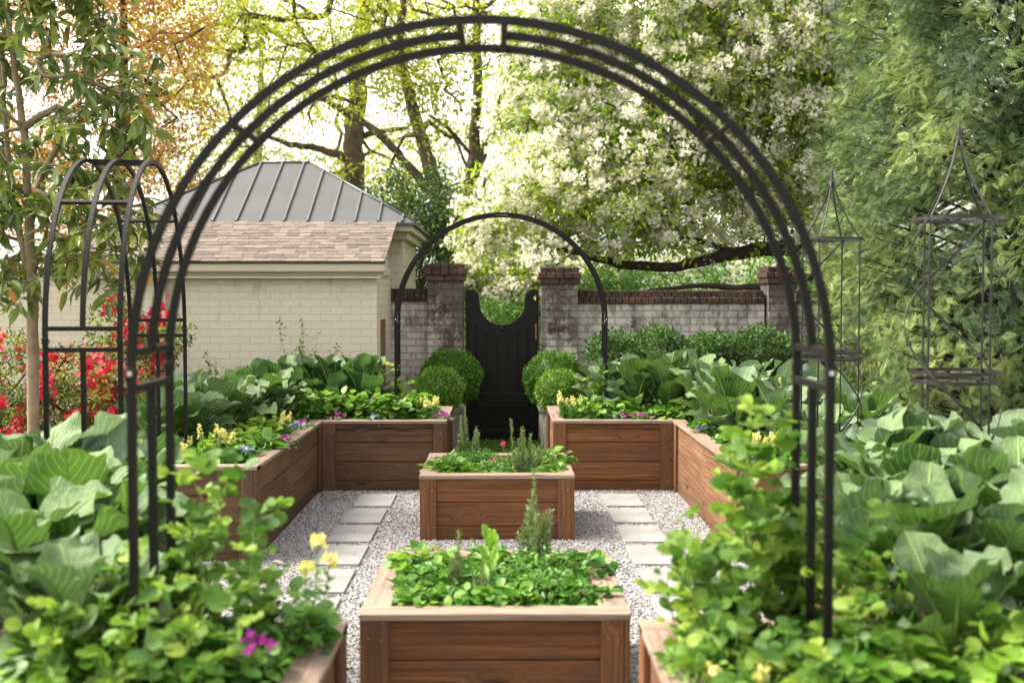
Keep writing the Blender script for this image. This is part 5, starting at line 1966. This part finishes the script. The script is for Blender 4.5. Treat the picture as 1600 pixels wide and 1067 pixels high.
# near right bed
for i, (px, Y, h, n, sp, lab) in enumerate([
        (1215, 3.45, .78, 17, .12, 'tallest lime pea vine left of the right leg of the big arch'),
        (1160, 3.4, .5, 14, .13, 'pea vine spilling toward the gravel at the near right bed'),
        (1265, 3.5, .5, 14, .12, 'pea vine wrapped round the right leg of the big arch'),
        (1110, 3.5, .3, 12, .12, 'low pea vine trailing over the near right cap board'),
        (1180, 3.05, .3, 14, .15, 'low pea growth at the bottom right of the frame'),
        (1290, 3.1, .3, 12, .15, 'low pea growth just right of the arch leg at the bottom edge')]):
    pea_plant(lab, px, Y, SOIL, h, n, 620 + i, sp, leafs=.05, lo=0., flowers=2 if i < 2 else 0)
for i, (px, Y, n, L, lo, hi, lab) in enumerate([
        (1355, 5.1, 13, .56, .0, .7, 'bright green collard just right of the big arch leg'),
        (1420, 5.3, 14, .52, .5, 1., 'blue-grey collard in front of the nearer obelisk, left side'),
        (1500, 5.15, 14, .54, .4, 1., 'blue-grey collard directly under the nearer obelisk'),
        (1585, 5.25, 13, .54, .2, 1., 'collard with tall curled leaf at the right edge'),
        (1650, 4.9, 12, .54, .2, 1., 'collard cut off by the right edge of the frame'),
        (1425, 4.55, 14, .5, .0, .7, 'large veined green collard in the middle of the near right bed'),
        (1510, 4.45, 14, .5, .3, 1., 'blue-grey collard right of the large veined one'),
        (1600, 4.3, 13, .5, .0, .8, 'dark green collard at the right edge, second row'),
        (1350, 3.95, 12, .42, .2, .8, 'collard right of the pea vines beside the arch leg'),
        (1450, 3.85, 13, .46, .0, .7, 'round-leaved pale green collard, front right'),
        (1560, 3.8, 13, .46, .0, .8, 'green collard at the right edge, front row'),
        (1500, 3.3, 10, .34, .0, .6, 'low green collard in the bottom right corner')]):
    collard('collard', lab, px, Y, SOIL, n, L, 'collard', lo, hi, 640 + i, .85, group=CG, Wk=.42, bend=.85)
low_plant('leafy_green', 'bright leafy green at the bottom edge right of the arch leg', 1370, 3.15, SOIL, .2, .2, 130, ROUND, .07, 'green', 660, group=GG)
low_plant('leafy_green', 'tall leafy green between the arch leg and the round-leaved collard', 1400, 3.6, SOIL, .2, .3, 150, ROUND, .075, 'green', 665, group=GG)
low_plant('leafy_green', 'yellow-green leafy seedlings in the bottom right corner', 1560, 3.1, SOIL, .22, .2, 130, ROUND, .07, 'lime', 661, group=GG)
low_plant('parsley', 'fine-leaved dark herb at the bottom edge of the near right bed', 1120, 3.2, SOIL, .16, .14, 240, LEAFN, .045, 'green', 662, group=GG)
snapdragon('yellow bloom at the bottom edge of the near right bed', 1158, 2.95, SOIL, .16, 3, 663)
snapdragon('cream-yellow snapdragon between the collards of the near right bed', 1392, 4.6, SOIL, .32, 8, 664)

# square planters
SG = 'strawberry plants in the square planters'
cover('mixed low herbs covering the soil of the nearest square planter', [(-.44, .39, 4.46, 5.3)], PSOIL, 1500, .045, 'herb', 305, .09)
cover('mixed low herbs covering the soil of the farther square planter', [(-.45, .39, 7.86, 8.7)], PSOIL, 1300, .045, 'herb', 306, .06)
for i, (px, Y, rad, h, tm, sz, mat, bl, lab) in enumerate([
        (660, 5.1, .17, .14, ROUND, .06, 'green', 4, 'strawberry with red berries in the back left corner of the nearest planter'),
        (668, 4.75, .16, .12, ROUND, .055, 'herb', 2, 'strawberry at the left side of the nearest planter'),
        (665, 4.57, .13, .09, ROUND, .05, 'green', 0, 'small strawberry in the front left corner of the nearest planter'),
        (905, 5.0, .17, .13, ROUND, .055, 'herb', 3, 'dark strawberry in the back right corner of the nearest planter'),
        (915, 4.62, .13, .09, ROUND, .05, 'herb', 2, 'small strawberry in the front right corner of the nearest planter'),
        (790, 4.58, .13, .09, ROUND, .07, 'green', 0, 'pale broad-leaved strawberry at the front of the nearest planter'),
        (700, 8.1, .17, .12, ROUND, .075, 'green', 0, 'broad-leaved strawberry trailing at the left of the farther planter'),
        (718, 8.0, .12, .08, ROUND, .07, 'green', 0, 'strawberry in the front left corner of the farther planter'),
        (860, 8.35, .17, .14, ROUND, .065, 'green', 0, 'strawberry at the right side of the farther planter'),
        (858, 8.0, .12, .08, ROUND, .055, 'green', 0, 'strawberry in the front right corner of the farther planter')]):
    low_plant('strawberry_plant', lab, px, Y, PSOIL, rad, h, 95, tm, sz, mat, 700 + i, cat='strawberry plant', group=SG, blooms=('red_petal', bl, .022, 1.0) if bl else None)
for i, (px, Y, rad, h, lab) in enumerate([
        (850, 5.0, .2, .15, 'curly parsley behind the middle of the nearest planter'),
        (855, 4.7, .16, .12, 'curly parsley at the front of the nearest planter'),
        (745, 8.45, .18, .14, 'curly parsley at the back of the farther planter'),
        (770, 8.05, .18, .1, 'curly parsley at the front of the farther planter')]):
    low_plant('parsley', lab, px, Y, PSOIL, rad, h, 520, LEAF, .035, 'herb', 720 + i, cat='parsley', group='curly parsley in the square planters', lo=.1, hi=1.)
collard('lettuce', 'pale upright lettuce at the back of the nearest planter', 765, 5.15, PSOIL, 5, .14, 'lime', .0, .3, 730, .95, cat='lettuce', Wk=.36, bend=.5)
collard('lettuce', 'lettuce in the middle of the nearest planter', 765, 4.85, PSOIL, 5, .12, 'lime', .0, .3, 731, .8, cat='lettuce', Wk=.36, bend=.6)
rosemary('large upright rosemary at the back right of the nearest planter', 840, 5.15, PSOIL, .5, 20, .11, 740)
rosemary('slim dark rosemary at the left of the nearest planter', 713, 4.75, PSOIL, .3, 9, .045, 741)
rosemary('short rosemary sprigs in the middle of the nearest planter', 757, 4.7, PSOIL, .19, 10, .06, 742)
rosemary('slim rosemary at the back left of the farther planter', 719, 8.55, PSOIL, .39, 8, .035, 743)
rosemary('rosemary right beside the slimmest one in the farther planter', 740, 8.6, PSOIL, .38, 16, .07, 744)
rosemary('large bushy rosemary at the front right of the farther planter', 818, 8.05, PSOIL, .41, 24, .15, 745)
root = thing('dianthus', 'single crimson flower on a thin stalk in the farther planter', 'flower', Vector((ground_at(786, 8.4), 8.4, PSOIL)))
mb = MB()
x = root.location.x
tube(mb, [(x, 8.4, PSOIL), (x + .01, 8.4, PSOIL + .1), (x, 8.4, PSOIL + .2)], .002, 5, .5)
mb.build('stalk', M['stem'], root)
mb = MB()
rr = seed(750)
inst(mb, FLOWER, np.array([[x, 8.4, PSOIL + .2]] * 10) + rr.normal(0, .008, (10, 3)), rdir(rr, 10), rdir(rr, 10) * .6 + [0, -.3, .8], np.full(10, .03), rr.random(10), True)
mb.build('bloom', M['pink_petal'], root)
low_plant('bedding_flower', 'small red flowers low in the middle of the farther planter', 775, 8.15, PSOIL, .08, .1, 40, LEAF, .04, 'herb', 751, cat='flowering plant', group=MG, blooms=('pink_petal', 4, .03, 1.15))

# fallen leaves on the gravel
for i, (px, py, s, mt, lab) in enumerate([(514, 786, .07, 'red_leaf', 'dark red fallen leaf on the gravel near the far left bed'),
                                          (519, 804, .06, 'pale_leaf', 'pale fallen leaf beside the second left slab'),
                                          (421, 884, .11, 'pale_leaf', 'long pale fallen leaf on the gravel by the far left bed corner'),
                                          (560, 947, .09, 'pale_leaf', 'pinkish fallen leaf beside the nearest planter'),
                                          (533, 803, .05, 'red_leaf', 'small brown fallen leaf between the first and second left slabs')]):
    if mt not in M:
        M[mt] = leaf_mat(mt, [(0, (.16, .012, .012) if mt[0] == 'r' else (.42, .34, .32)), (1, (.22, .03, .02) if mt[0] == 'r' else (.55, .48, .45))], .1, .6)
    Yg = 1.74 * FPX / (py - 463)
    p = at(px, py, Yg)
    mb = MB()
    rr = seed(760 + i)
    inst(mb, LEAFN, [(p.x, Yg, .028)], [(1, rr.uniform(-.5, .5), .1)], [(0, 0, 1)], s, .5, True)
    tag(mb.build('fallen_leaf', M[mt]), lab, 'leaf', 'fallen leaves on the gravel')
